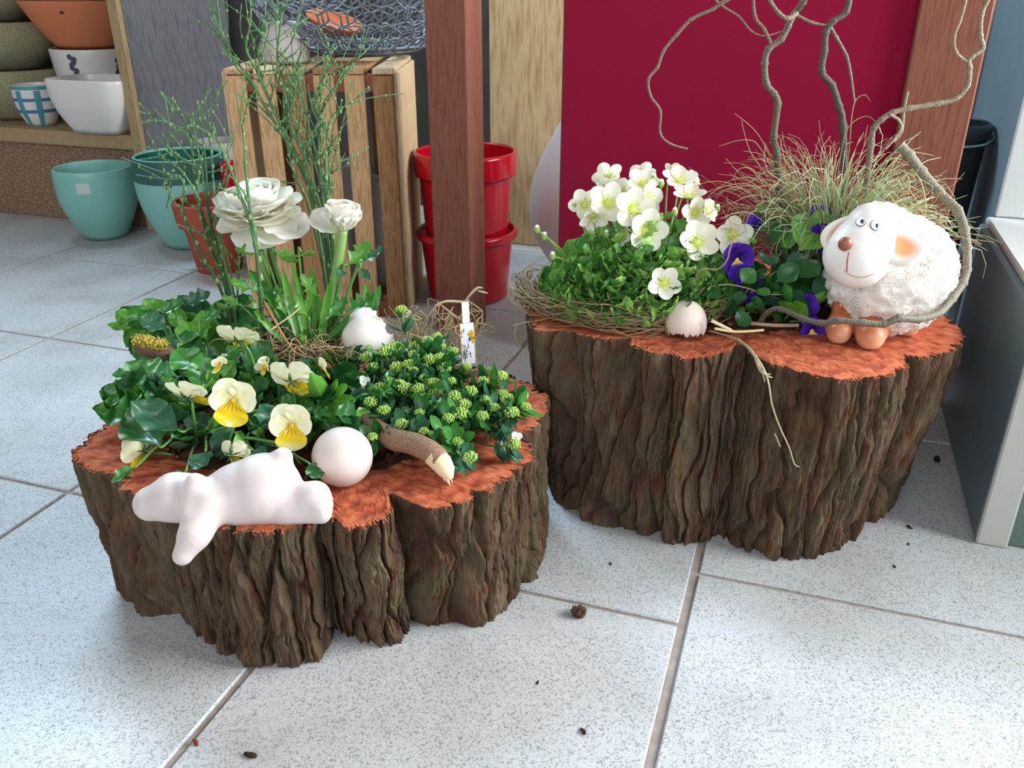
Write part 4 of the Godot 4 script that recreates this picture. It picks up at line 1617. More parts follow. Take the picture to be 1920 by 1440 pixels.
func low_plants() -> void:
	low_pansies()
	ranunculus()
	candytuft()
	green_twigs()
	low_straw()


func low_pansies() -> void:
	var root: Vector3 = Vector3(-0.2649, 0.1370, -0.6631)
	var p := base("pansy_plant", root)
	tag(p, "cream and yellow pansies with scalloped green leaves on the low stump", "plant")
	var mats := ["leaf_mid", "leaf_light", "leaf_dark", "leaf_bright", "leaf_blue"]
	var blooms := [Vector3(-0.1697, 0.1743, -0.5850), Vector3(-0.2174, 0.1880, -0.6000), Vector3(-0.2579, 0.1853, -0.6150), Vector3(-0.1792, 0.1900, -0.6350), Vector3(-0.1599, 0.1893, -0.6600), Vector3(-0.2406, 0.1991, -0.7000), Vector3(-0.2452, 0.1923, -0.6600), Vector3(-0.2967, 0.1436, -0.6000), Vector3(-0.2147, 0.1545, -0.5750), Vector3(-0.2110, 0.1858, -0.6700)]
	# leaves one can pick out: base, tip, width, tone
	for q in [[Vector3(-0.3522, 0.1850, -0.7670), Vector3(-0.3847, 0.1780, -0.7598), 0.55, 3], [Vector3(-0.3202, 0.1900, -0.7487), Vector3(-0.3477, 0.1950, -0.7524), 0.90, 4], [Vector3(-0.3168, 0.2050, -0.7715), Vector3(-0.2786, 0.2050, -0.7745), 0.60, 4], [Vector3(-0.3354, 0.2000, -0.7646), Vector3(-0.3076, 0.2050, -0.7685), 0.60, 0], [Vector3(-0.2407, 0.1780, -0.7708), Vector3(-0.2883, 0.1880, -0.7998), 0.95, 2], [Vector3(-0.3043, 0.1830, -0.7216), Vector3(-0.2872, 0.1850, -0.7587), 0.95, 1], [Vector3(-0.3235, 0.1650, -0.7215), Vector3(-0.3515, 0.1680, -0.7393), 0.60, 0], [Vector3(-0.2728, 0.1750, -0.7132), Vector3(-0.3190, 0.1750, -0.7381), 0.70, 2], [Vector3(-0.2742, 0.1680, -0.6403), Vector3(-0.3091, 0.1700, -0.6535), 1.00, 1], [Vector3(-0.2994, 0.1650, -0.6566), Vector3(-0.3323, 0.1700, -0.6916), 0.90, 0], [Vector3(-0.3210, 0.1600, -0.6606), Vector3(-0.3542, 0.1580, -0.6710), 0.75, 0], [Vector3(-0.3135, 0.1560, -0.6443), Vector3(-0.3409, 0.1500, -0.6270), 0.65, 0], [Vector3(-0.2546, 0.1680, -0.5863), Vector3(-0.2993, 0.1720, -0.6092), 0.62, 4], [Vector3(-0.2691, 0.1600, -0.5770), Vector3(-0.3046, 0.1580, -0.6138), 0.90, 2], [Vector3(-0.2364, 0.1580, -0.5789), Vector3(-0.2341, 0.1460, -0.5561), 0.85, 4], [Vector3(-0.2874, 0.1480, -0.5700), Vector3(-0.2998, 0.1380, -0.5538), 0.60, 0], [Vector3(-0.1536, 0.1580, -0.5578), Vector3(-0.1427, 0.1460, -0.5500), 0.95, 2], [Vector3(-0.1383, 0.1650, -0.6135), Vector3(-0.1212, 0.1600, -0.5854), 0.80, 4], [Vector3(-0.2894, 0.1780, -0.6807), Vector3(-0.2706, 0.1760, -0.6762), 0.80, 1], [Vector3(-0.2923, 0.2000, -0.7504), Vector3(-0.2701, 0.2000, -0.7561), 0.60, 0], [Vector3(-0.2565, 0.1760, -0.7158), Vector3(-0.2834, 0.1740, -0.6942), 0.80, 2], [Vector3(-0.3457, 0.1600, -0.7135), Vector3(-0.3626, 0.1580, -0.7086), 0.70, 0], [Vector3(-0.2283, 0.1720, -0.6652), Vector3(-0.2043, 0.1700, -0.6284), 0.80, 2], [Vector3(-0.1971, 0.1680, -0.6133), Vector3(-0.2027, 0.1600, -0.5923), 0.80, 2], [Vector3(-0.1933, 0.1680, -0.6324), Vector3(-0.1768, 0.1700, -0.6383), 0.80, 0], [Vector3(-0.1656, 0.1700, -0.6484), Vector3(-0.1419, 0.1650, -0.6384), 0.80, 2], [Vector3(-0.2447, 0.1520, -0.5569), Vector3(-0.2540, 0.1440, -0.5457), 0.70, 2], [Vector3(-0.2005, 0.1600, -0.5753), Vector3(-0.1848, 0.1500, -0.5666), 0.80, 4]]:
		leaf(p, "pansy", mats[q[3]], q[0], q[1], Vector3(0.05, 0.85, 0.55) + rv(0.25), q[2])
		stalk_to(p, q[0], q[1], Vector3(lerpf(root.x, q[0].x, 0.45), S1 + 0.012, lerpf(root.z, q[0].z, 0.45)))
	# the rest of the mound: a dome of leaves over the soil
	for k in 170:
		var a := rnd(0, TAU)
		var u := sqrt(rnd(0.0, 1.0))
		var o := Vector3(cos(a) * 0.094 + 0.008, 0, sin(a) * 0.080 - 0.016) * u
		var e := root + o + Vector3(0, (0.046 * (1.0 - u * u) + 0.012) * rnd(0.35, 1.0), 0)
		var d := Vector3(cos(a) * (0.3 + u), rnd(0.0, 0.5), sin(a) * (0.3 + u)).normalized()
		var l := rnd(0.022, 0.038)
		if hides(blooms, e):
			continue
		leaf(p, "pansy", mats[[0, 2, 0, 4, 2, 1, 3][rng.randi_range(0, 6)]], e - d * l * 0.6, e + d * l * 0.4, Vector3(0, 0.8, 0.5) + o * 4.0 + rv(0.35), rnd(0.65, 0.95))
	for k in 46:
		var e: Vector3 = Vector3(-0.3256, 0.1750, -0.7811) + Vector3(rnd(-0.045, 0.05), rnd(-0.015, 0.02), rnd(-0.03, 0.02))
		var b := Vector3(lerpf(root.x, e.x, 0.7), S1 + 0.02, lerpf(root.z, e.z, 0.7))
		var d := (e - b).normalized() + Vector3(rnd(-0.6, 0.3), 0, rnd(-0.2, 0.5))
		var l := rnd(0.024, 0.036)
		leaf(p, "pansy", mats[[0, 1, 3, 4, 2, 1][rng.randi_range(0, 5)]], e - d.normalized() * l * 0.5, e + d.normalized() * l * 0.5, Vector3(0, 0.8, 0.5) + rv(0.3), rnd(0.7, 1.0))
	for k in 120:
		var e := Vector3(rnd(-0.265, -0.105), S1 + rnd(0.012, 0.042), rnd(-0.735, -0.575))
		if e.z > -0.62 and e.x > -0.13:
			continue
		var d := Vector3(rnd(-1, 1), rnd(-0.1, 0.8), rnd(-0.2, 1.0)).normalized()
		var l := rnd(0.022, 0.036)
		if hides(blooms, e):
			continue
		leaf(p, "pansy", mats[[0, 2, 2, 4, 0, 1][rng.randi_range(0, 5)]], e - d * l * 0.6, e + d * l * 0.4, Vector3(0, 0.7, 0.7) + rv(0.4), rnd(0.65, 0.95))
	var up := Vector3(0, 1, -0.35)
	pansy(p, Vector3(-0.1697, 0.1743, -0.5850), Vector3(-0.05, 0.25, 1.0), up + Vector3(-0.05, 0, 0), 0.037, 1)
	pansy(p, Vector3(-0.2174, 0.1880, -0.6000), Vector3(0.18, 0.1, 1.0), up + Vector3(0.12, 0, 0), 0.039, 0)
	pansy(p, Vector3(-0.2579, 0.1853, -0.6150), Vector3(0.15, 0.55, -0.75), up + Vector3(-0.2, 0, 0), 0.040, 0)
	pansy(p, Vector3(-0.1792, 0.1900, -0.6350), Vector3(0.1, 0.2, -1.0), up, 0.041, 0)
	pansy(p, Vector3(-0.1599, 0.1893, -0.6600), Vector3(0.8, 0.2, -0.5), up, 0.024, 0, false, 0.4, "bright yellow petal of a folded bloom")
	pansy(p, Vector3(-0.2406, 0.1991, -0.7000), Vector3(0.05, 0.72, -0.6), up, 0.041, 0)
	pansy(p, Vector3(-0.2452, 0.1923, -0.6600), Vector3(-0.4, 0.5, 0.6), up, 0.020, 1, false, 1.0, "half closed cream bud")
	pansy(p, Vector3(-0.2967, 0.1436, -0.6000), Vector3(-0.8, -0.05, -0.25), up + Vector3(0.1, 0, 0.2), 0.042, 0)
	pansy(p, Vector3(-0.2147, 0.1545, -0.5750), Vector3(0.1, -0.25, -0.8), up, 0.030, 1, false, 0.6)
	pansy(p, Vector3(-0.2110, 0.1858, -0.6700), Vector3(-0.3, 0.3, 0.7), up, 0.020, 0, false, 1.0, "wilted pale petals")
	for q in [[Vector3(-0.1742, 0.1654, -0.6000), Vector3(-0.1732, 0.1440, -0.5950), Vector3(-0.1651, 0.1334, -0.5880)], [Vector3(-0.2568, 0.1819, -0.6190), Vector3(-0.2566, 0.1695, -0.6150), Vector3(-0.2565, 0.1426, -0.6150)], [Vector3(-0.1835, 0.1839, -0.6450), Vector3(-0.1808, 0.1691, -0.6400), Vector3(-0.1848, 0.1491, -0.6400)], [Vector3(-0.2248, 0.1411, -0.6000), Vector3(-0.2198, 0.1532, -0.5960), Vector3(-0.2052, 0.1592, -0.5920), Vector3(-0.1856, 0.1576, -0.5880)], [Vector3(-0.2198, 0.1836, -0.6060), Vector3(-0.2186, 0.1701, -0.6000), Vector3(-0.2237, 0.1537, -0.5950)], [Vector3(-0.2385, 0.1955, -0.7040), Vector3(-0.2317, 0.1844, -0.7000), Vector3(-0.2228, 0.1753, -0.6800)], [Vector3(-0.3006, 0.1326, -0.6150), Vector3(-0.2829, 0.1354, -0.6100), Vector3(-0.2663, 0.1304, -0.6100)]]:
		stem_to(p, q, [0.0011, 0.0014], "5b8a3c", "4a7a34")
	# the narrow bright rosette at its edge
	for q in [[Vector3(-0.1617, 0.1630, -0.6545), Vector3(-0.1500, 0.1900, -0.6111), 0.90, 1], [Vector3(-0.1613, 0.1630, -0.6545), Vector3(-0.1492, 0.1600, -0.6101), 1.00, 1], [Vector3(-0.1608, 0.1630, -0.6566), Vector3(-0.1291, 0.1780, -0.6369), 1.10, 3], [Vector3(-0.1609, 0.1630, -0.6524), Vector3(-0.1367, 0.1650, -0.6098), 1.10, 1], [Vector3(-0.1622, 0.1630, -0.6545), Vector3(-0.1454, 0.1550, -0.6195), 1.00, 3], [Vector3(-0.1610, 0.1630, -0.6576), Vector3(-0.1357, 0.1850, -0.6375), 1.00, 1], [Vector3(-0.1621, 0.1630, -0.6586), Vector3(-0.1484, 0.1900, -0.6424), 1.00, 3], [Vector3(-0.1599, 0.1630, -0.6524), Vector3(-0.1283, 0.1650, -0.6424), 1.00, 3]]:
		leaf(p, "spoon", mats[q[3]], q[0], q[1], Vector3(0, 0.8, 0.6), q[2])


func ranunculus() -> void:
	var root: Vector3 = Vector3(-0.2009, 0.1370, -0.7768)
	var p := base("ranunculus_plant", root)
	tag(p, "ranunculus plant with two white many-petalled blooms above bright divided leaves", "plant")
	ranunculus_flower(p, Vector3(-0.2326, 0.2992, -0.7750), Vector3(-0.08, 1.0, 0.12), 0.0330, false)
	ranunculus_flower(p, Vector3(-0.1537, 0.2890, -0.7650), Vector3(0.14, 1.0, 0.10), 0.0235, true)
	stem_to(p, [Vector3(-0.2341, 0.2733, -0.7720), Vector3(-0.2308, 0.2440, -0.7680), Vector3(-0.2222, 0.2073, -0.7680), Vector3(-0.2077, 0.1619, -0.7720), Vector3(-0.2007, 0.1391, -0.7720)], [0.0028, 0.0034], "6c9a48", "5d8c3f")
	stem_to(p, [Vector3(-0.1535, 0.2792, -0.7650), Vector3(-0.1590, 0.2552, -0.7650), Vector3(-0.1679, 0.2216, -0.7650), Vector3(-0.1806, 0.1923, -0.7650), Vector3(-0.1914, 0.1648, -0.7650), Vector3(-0.1978, 0.1423, -0.7650)], [0.0046, 0.0052, 0.0056, 0.005], "7f9f56", "628a44")
	stem_to(p, [Vector3(-0.1732, 0.2181, -0.7600), Vector3(-0.1820, 0.1888, -0.7600), Vector3(-0.1914, 0.1445, -0.7600)], [0.002, 0.0026], "86ad55", "5d8c3f")
	var mats := ["leaf_bright", "leaf_light", "leaf_mid", "leaf_yellow", "leaf_blue"]
	for q in [[Vector3(-0.2271, 0.2620, -0.7624), Vector3(-0.2525, 0.2580, -0.7623), 0.80, 1], [Vector3(-0.2222, 0.2620, -0.7658), Vector3(-0.1952, 0.2500, -0.7620), 0.50, 0], [Vector3(-0.2197, 0.2580, -0.7657), Vector3(-0.1952, 0.2440, -0.7681), 0.50, 1], [Vector3(-0.1942, 0.2620, -0.7590), Vector3(-0.1740, 0.2550, -0.7426), 0.70, 1], [Vector3(-0.1548, 0.2450, -0.7585), Vector3(-0.1293, 0.2620, -0.7799), 0.80, 1], [Vector3(-0.1407, 0.2500, -0.7587), Vector3(-0.1192, 0.2550, -0.7758), 0.80, 4], [Vector3(-0.1408, 0.2480, -0.7586), Vector3(-0.1271, 0.2340, -0.7454), 0.70, 4], [Vector3(-0.1553, 0.2460, -0.7618), Vector3(-0.1590, 0.2360, -0.7455), 0.90, 4], [Vector3(-0.2395, 0.2220, -0.7640), Vector3(-0.2641, 0.2300, -0.7666), 0.80, 1], [Vector3(-0.2297, 0.2240, -0.7658), Vector3(-0.2074, 0.2180, -0.7530), 0.80, 0], [Vector3(-0.2447, 0.2150, -0.7614), Vector3(-0.2327, 0.2050, -0.7456), 1.10, 3], [Vector3(-0.2297, 0.2150, -0.7614), Vector3(-0.2144, 0.2080, -0.7446), 1.00, 3], [Vector3(-0.2505, 0.2100, -0.7534), Vector3(-0.2696, 0.2150, -0.7614), 0.90, 1], [Vector3(-0.1606, 0.2000, -0.7589), Vector3(-0.1322, 0.2100, -0.7755), 0.90, 2], [Vector3(-0.1550, 0.1920, -0.7518), Vector3(-0.1305, 0.2000, -0.7589), 0.90, 1], [Vector3(-0.1597, 0.1880, -0.7484), Vector3(-0.1305, 0.1900, -0.7542), 0.90, 2], [Vector3(-0.1502, 0.1780, -0.7465), Vector3(-0.1359, 0.1900, -0.7570), 0.90, 0], [Vector3(-0.1778, 0.2180, -0.7530), Vector3(-0.1982, 0.2350, -0.7640), 0.80, 1], [Vector3(-0.2075, 0.2000, -0.7449), Vector3(-0.2195, 0.2220, -0.7640), 0.70, 1], [Vector3(-0.1729, 0.2000, -0.7449), Vector3(-0.1527, 0.2120, -0.7624), 0.80, 2], [Vector3(-0.1877, 0.2000, -0.7449), Vector3(-0.1999, 0.2170, -0.7632), 0.80, 0], [Vector3(-0.2169, 0.2050, -0.7456), Vector3(-0.2418, 0.2450, -0.7650), 0.50, 2]]:
		leaf(p, "lobed", mats[q[3]], q[0], q[1], Vector3(0.1, 0.75, 0.6) + rv(0.25), q[2])
		stalk_to(p, q[0], q[1], Vector3(lerpf(root.x, q[0].x, 0.3), S1 + 0.012, lerpf(root.z, q[0].z, 0.3)), 0.0010)
	for q in [[Vector3(-0.1990, 0.1800, -0.7416), Vector3(-0.2134, 0.2380, -0.7708), 0.80, 1], [Vector3(-0.1914, 0.1780, -0.7400), Vector3(-0.2018, 0.2420, -0.7745), 0.70, 0], [Vector3(-0.1878, 0.1780, -0.7465), Vector3(-0.1813, 0.2400, -0.7809), 0.80, 1], [Vector3(-0.1803, 0.1780, -0.7465), Vector3(-0.1668, 0.2360, -0.7610), 0.80, 1], [Vector3(-0.2053, 0.1780, -0.7465), Vector3(-0.2284, 0.2300, -0.7635), 0.80, 2], [Vector3(-0.1341, 0.1920, -0.7658), Vector3(-0.1252, 0.2220, -0.7779), 1.40, 2], [Vector3(-0.1361, 0.1920, -0.7588), Vector3(-0.1371, 0.2220, -0.7795), 1.40, 1], [Vector3(-0.1319, 0.1900, -0.7639), Vector3(-0.1320, 0.2150, -0.7765), 1.40, 2], [Vector3(-0.1753, 0.1780, -0.7465), Vector3(-0.1440, 0.2050, -0.7456), 1.00, 2], [Vector3(-0.1953, 0.1780, -0.7465), Vector3(-0.1866, 0.2250, -0.7628), 0.80, 0], [Vector3(-0.2068, 0.1750, -0.7407), Vector3(-0.2429, 0.2080, -0.7516), 0.90, 1]]:
		leaf(p, "strap", mats[q[3]], q[0], q[1], Vector3(0, 0.5, 0.9) + rv(0.3), q[2])
	for k in 70:
		var a := rnd(0, TAU)
		var u := sqrt(rnd(0.05, 1.0))
		var b: Vector3 = root + Vector3(rnd(-0.03, 0.03), rnd(0.0, 0.02), rnd(-0.02, 0.03))
		var e: Vector3 = root + Vector3(cos(a) * 0.070 * u + 0.004, rnd(0.02, 0.085) * (1.1 - 0.5 * u), sin(a) * 0.045 * u + 0.01)
		if e.distance_to(Vector3(-0.1346, 0.1832, -0.7550)) < 0.042 or e.distance_to(Vector3(-0.1187, 0.2122, -0.7000)) < 0.05:
			continue
		leaf(p, "lobed", mats[[0, 1, 1, 2, 2][rng.randi_range(0, 4)]], b.lerp(e, 0.45), e, Vector3(0, 0.7, 0.7) + rv(0.4), rnd(0.7, 1.0))


func ranunculus_flower(parent: Node3D, at: Vector3, axis: Vector3, r: float, closed: bool) -> void:
	var ax := axis.normalized()
	var xf := look(ax, Vector3(0, 0.2, 1), at - parent.position)
	var core := Geo.new()
	core.col = lin("e9e9c0")
	core.ball(r * 0.35, Vector3(0, r * 0.2, 0), 16, 10)
	core.col = lin("7fa557")
	core.ball(r * 0.22, Vector3(0, -r * 0.28, 0), 12, 8, Vector3(1, 0.6, 1))
	var fl := put("flower", core.mesh(), M.ranunculus_petal, parent, xf)
	fl.set_meta("label", "smaller cupped white bloom" if closed else "large full white bloom with drooping outer petals")
	var layers := [[5, 80.0, 0.62, 0.10], [6, 68.0, 0.78, 0.16], [7, 58.0, 0.90, 0.22], [8, 46.0, 0.98, 0.28], [9, 34.0, 1.04, 0.30], [9, 22.0, 1.10, 0.32], [9, 8.0, 1.12, 0.30], [7, -10.0, 1.08, 0.25]]
	if closed:
		layers = [[4, 84.0, 0.7, 0.06], [5, 78.0, 0.92, 0.12], [6, 74.0, 1.08, 0.20], [6, 66.0, 1.16, 0.28], [5, 50.0, 1.2, 0.34]]
	var y0 := -r * (0.42 if closed else 0.28)
	for q in layers:
		for k in q[0]:
			var a: float = TAU * (k + rnd(-0.18, 0.18)) / q[0] + q[1]
			var e := deg_to_rad(q[1] + rnd(-7, 7))
			var o := Vector3(cos(a), 0, sin(a))
			var d := o * cos(e) + Vector3.UP * sin(e)
			var inward := -o * sin(e) + Vector3.UP * cos(e)
			var l: float = r * q[2] * rnd(0.94, 1.05)
			var kind := "ranunculus_open" if q[1] < 30.0 else "ranunculus"
			put("petal", petal_mesh(kind, k % 2), M.ranunculus_petal, fl, look(d, inward, o * (q[3] * r * 0.45) + Vector3(0, y0, 0), l, l * (1.05 if closed else 0.95)))
	if not closed:
		for q in [[-0.5, -62.0, 0.95], [0.25, -68.0, 0.85], [1.15, -28.0, 1.25], [0.75, -36.0, 1.05]]:
			var o := Vector3(sin(q[0]), 0, cos(q[0]))
			var e := deg_to_rad(q[1])
			var d := o * cos(e) + Vector3.UP * sin(e)
			put("petal", petal_mesh("ranunculus_open", 0), M.ranunculus_petal, fl, look(d, -o * sin(e) + Vector3.UP * cos(e), Vector3(0, y0, 0) + o * r * 0.2, r * q[2], r * q[2] * 1.05))
	else:
		var d := Vector3(-0.95, 0.35, 0.1).normalized()
		put("petal", petal_mesh("ranunculus_open", 0), M.ranunculus_petal, fl, look(d, Vector3(0.3, 0.8, 0.5), Vector3(-r * 0.15, y0, 0), r * 1.15, r * 0.95))


func candytuft() -> void:
	var root: Vector3 = Vector3(-0.0735, 0.1370, -0.6533)
	var p := base("candytuft_plant", root)
	tag(p, "low candytuft with lime green bud clusters and dark narrow leaves", "plant")
	var tips := [Vector3(-0.1039, 0.2050, -0.7569), Vector3(-0.1079, 0.1870, -0.7059), Vector3(-0.1124, 0.1870, -0.6998), Vector3(-0.1032, 0.1870, -0.7096), Vector3(-0.0874, 0.1880, -0.7096), Vector3(-0.0761, 0.1910, -0.7136), Vector3(-0.0674, 0.1930, -0.7189), Vector3(-0.0632, 0.1870, -0.7120), Vector3(-0.0524, 0.1850, -0.7069), Vector3(-0.0546, 0.1830, -0.6960), Vector3(-0.0872, 0.1850, -0.6973), Vector3(-0.0903, 0.1810, -0.6854), Vector3(-0.0726, 0.1810, -0.6959), Vector3(-0.0637, 0.1830, -0.6972), Vector3(-0.0772, 0.1770, -0.6875), Vector3(-0.0594, 0.1770, -0.6875), Vector3(-0.0926, 0.1750, -0.6739), Vector3(-0.0762, 0.1750, -0.6706), Vector3(-0.1047, 0.1750, -0.6641), Vector3(-0.1103, 0.1730, -0.6546), Vector3(-0.0901, 0.1730, -0.6546), Vector3(-0.0957, 0.1750, -0.6577), Vector3(-0.1168, 0.1690, -0.6353), Vector3(-0.0731, 0.1710, -0.6402), Vector3(-0.0480, 0.1710, -0.6423), Vector3(-0.0749, 0.1670, -0.6209), Vector3(-0.0577, 0.1690, -0.6294), Vector3(-0.0425, 0.1650, -0.6219), Vector3(-0.0226, 0.1690, -0.6403), Vector3(-0.0200, 0.1750, -0.6828), Vector3(-0.0248, 0.1720, -0.6706), Vector3(-0.0097, 0.1730, -0.6783), Vector3(-0.0076, 0.1690, -0.6515), Vector3(0.0082, 0.1650, -0.6556), Vector3(-0.0004, 0.1630, -0.6287), Vector3(0.0111, 0.1630, -0.6394), Vector3(-0.0036, 0.1670, -0.6443), Vector3(-0.0401, 0.1750, -0.6943), Vector3(-0.0694, 0.1630, -0.5964), Vector3(-0.0425, 0.1590, -0.5872), Vector3(-0.0324, 0.1530, -0.5728), Vector3(-0.1095, 0.1610, -0.5913), Vector3(-0.0878, 0.1650, -0.6043), Vector3(-0.0537, 0.1610, -0.6001), Vector3(0.0017, 0.1490, -0.6000), Vector3(-0.1294, 0.1810, -0.7006), Vector3(-0.1286, 0.1770, -0.6696), Vector3(-0.0674, 0.1730, -0.6630), Vector3(-0.0359, 0.1710, -0.6515), Vector3(-0.0519, 0.1750, -0.6641), Vector3(-0.0857, 0.1780, -0.6796), Vector3(-0.0239, 0.1630, -0.6229), Vector3(-0.0154, 0.1650, -0.6335), Vector3(-0.0516, 0.1650, -0.6144), Vector3(-0.1044, 0.1670, -0.6247), Vector3(-0.0647, 0.1710, -0.6463), Vector3(-0.0397, 0.1670, -0.6344), Vector3(-0.1212, 0.1780, -0.6853), Vector3(-0.1003, 0.1780, -0.6853), Vector3(-0.0781, 0.1750, -0.6483)]
	for k in tips.size():
		var tip: Vector3 = tips[k]
		var foot: Vector3 = root + Vector3((tip.x - root.x) * 0.55, rnd(0.0, 0.006), (tip.z - root.z) * 0.55)
		var g := Geo.new()
		var d := (tip - foot).normalized()
		g.tube(spline([foot, foot.lerp(tip, 0.5) + rv(0.003), tip], 4), [0.0012, 0.0009], 5, lin("4a5a34"), lin("6f8f45"))
		var sp := objw("sprig", g, M.stem, p)
		# rosette of leaves along the sprig
		var r := Geo.new()
		var ls := leaves_of("spoon")
		for j in 22:
			var a := j * 2.4 + k
			var u := rnd(0.25, 0.95)
			var s := d.cross(Vector3(cos(a), 0.2, sin(a))).normalized()
			var l := rnd(0.010, 0.021)
			r.add(ls[j % 4], look(s + d * rnd(0.1, 0.7), d + Vector3(0, 0.4, 0), foot.lerp(tip, u) - foot, l, l * 1.25))
		for v in r.c.size():
			r.c[v] = Color.WHITE
		r.shift(foot - p.position)
		put("leaves", r.mesh(), M[["leaf_blue", "leaf_dark", "leaf_blue", "leaf_mid"][k % 4]], sp).set_meta("kind", "stuff")
		# bud cluster
		var b := Geo.new()
		var size := rnd(0.0034, 0.0056)
		for j in 34:
			var y := 1.0 - 1.35 * (j + 0.5) / 34.0
			var a := j * 2.4
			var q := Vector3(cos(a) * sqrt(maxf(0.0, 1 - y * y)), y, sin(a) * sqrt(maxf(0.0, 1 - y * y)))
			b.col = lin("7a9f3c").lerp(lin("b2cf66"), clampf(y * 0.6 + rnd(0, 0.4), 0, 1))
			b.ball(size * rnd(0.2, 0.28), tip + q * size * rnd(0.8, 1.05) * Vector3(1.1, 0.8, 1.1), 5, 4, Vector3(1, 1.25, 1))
			if j % 4 == 0:
				b.tube([tip - d * 0.006, tip + q * size * 0.8], [0.0005, 0.0004], 4, lin("86a63e"), lin("9dbd4c"))
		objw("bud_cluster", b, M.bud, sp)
	for q in [Vector3(-0.0065, 0.1414, -0.6100), Vector3(0.0035, 0.1475, -0.6150), Vector3(-0.1060, 0.1819, -0.8100), Vector3(-0.0833, 0.1700, -0.7500), Vector3(-0.1253, 0.1769, -0.6600), Vector3(-0.1244, 0.1704, -0.6600)]:
		var c := Geo.new()
		c.col = lin("d8dc7a")
		c.ball(0.001, Vector3.ZERO, 6, 4)
		var fl := put("flower", c.mesh(), M.bud, p, Transform3D(look(Vector3(0, 1, -0.4), Vector3(rnd(-0.3, 0.3), 0.4, 1)).basis, q - p.position))
		for k in 4:
			var a := TAU * k / 4.0 + 0.5
			put("petal", petal_mesh("candytuft", 0), M.petal, fl, look(Vector3(cos(a), sin(a), 0.1), Vector3(0, 0, 1), Vector3.ZERO, 0.0055 if k < 2 else 0.0038, 0.006))
	# undergrowth of the mound
	for k in 90:
		var a := rnd(0, TAU)
		var u := sqrt(rnd(0.0, 1.0))
		var b: Vector3 = root + Vector3(cos(a) * 0.082 * u, 0.004 + 0.02 * (1 - u), sin(a) * 0.055 * u)
		leaf(p, "spoon", ["leaf_blue", "leaf_dark", "leaf_mid"][k % 3], b, b + Vector3(rnd(-0.01, 0.01), rnd(0.006, 0.016), rnd(-0.01, 0.012)), Vector3(0, 0.7, 0.7), 1.2)
	# plant label stuck among the sprigs
	var lb := base("plant_label", Vector3(-0.0406, 0.1512, -0.7450))
	tag(lb, "narrow white plastic plant label with yellow edges standing behind the candytuft", "label")
	var g := Geo.new()
	g.box(Vector3(0.0135, 0.040, 0.0006), Vector3(0, 0.024, 0), 0.0002)
	g.box(Vector3(0.007, 0.020, 0.0006), Vector3(0, 0.054, -0.001), 0.0002)
	var xf := Transform3D(Basis(Vector3.UP, 0.35) * Basis(Vector3.RIGHT, -0.12), Vector3.ZERO)
	put("card", g.mesh(), flat_color("card_white", "d9dbe2", 0.3), lb, xf)
	var y := Geo.new()
	for s in [-1, 1]:
		y.box(Vector3(0.0009, 0.0405, 0.0009), Vector3(s * 0.0067, 0.024, 0), 0.0002)
	y.box(Vector3(0.006, 0.004, 0.0009), Vector3(0.003, 0.034, 0.0003), 0.0002, Basis(Vector3.BACK, 0.7))
	y.box(Vector3(0.003, 0.010, 0.0009), Vector3(0.0048, 0.029, 0.0003), 0.0002, Basis(Vector3.BACK, 0.2))
	put("yellow_print", y.mesh(), flat_color("print_yellow", "d09a1c", 0.4), lb, xf)
	var gr := Geo.new()
	for k in 16:
		gr.box(Vector3(0.0007, rnd(0.002, 0.005), 0.0008), Vector3(rnd(-0.0055, 0.0025), rnd(0.006, 0.038), 0.0003), 0.0001)
	put("green_print", gr.mesh(), flat_color("print_green", "3c5a50", 0.4), lb, xf)


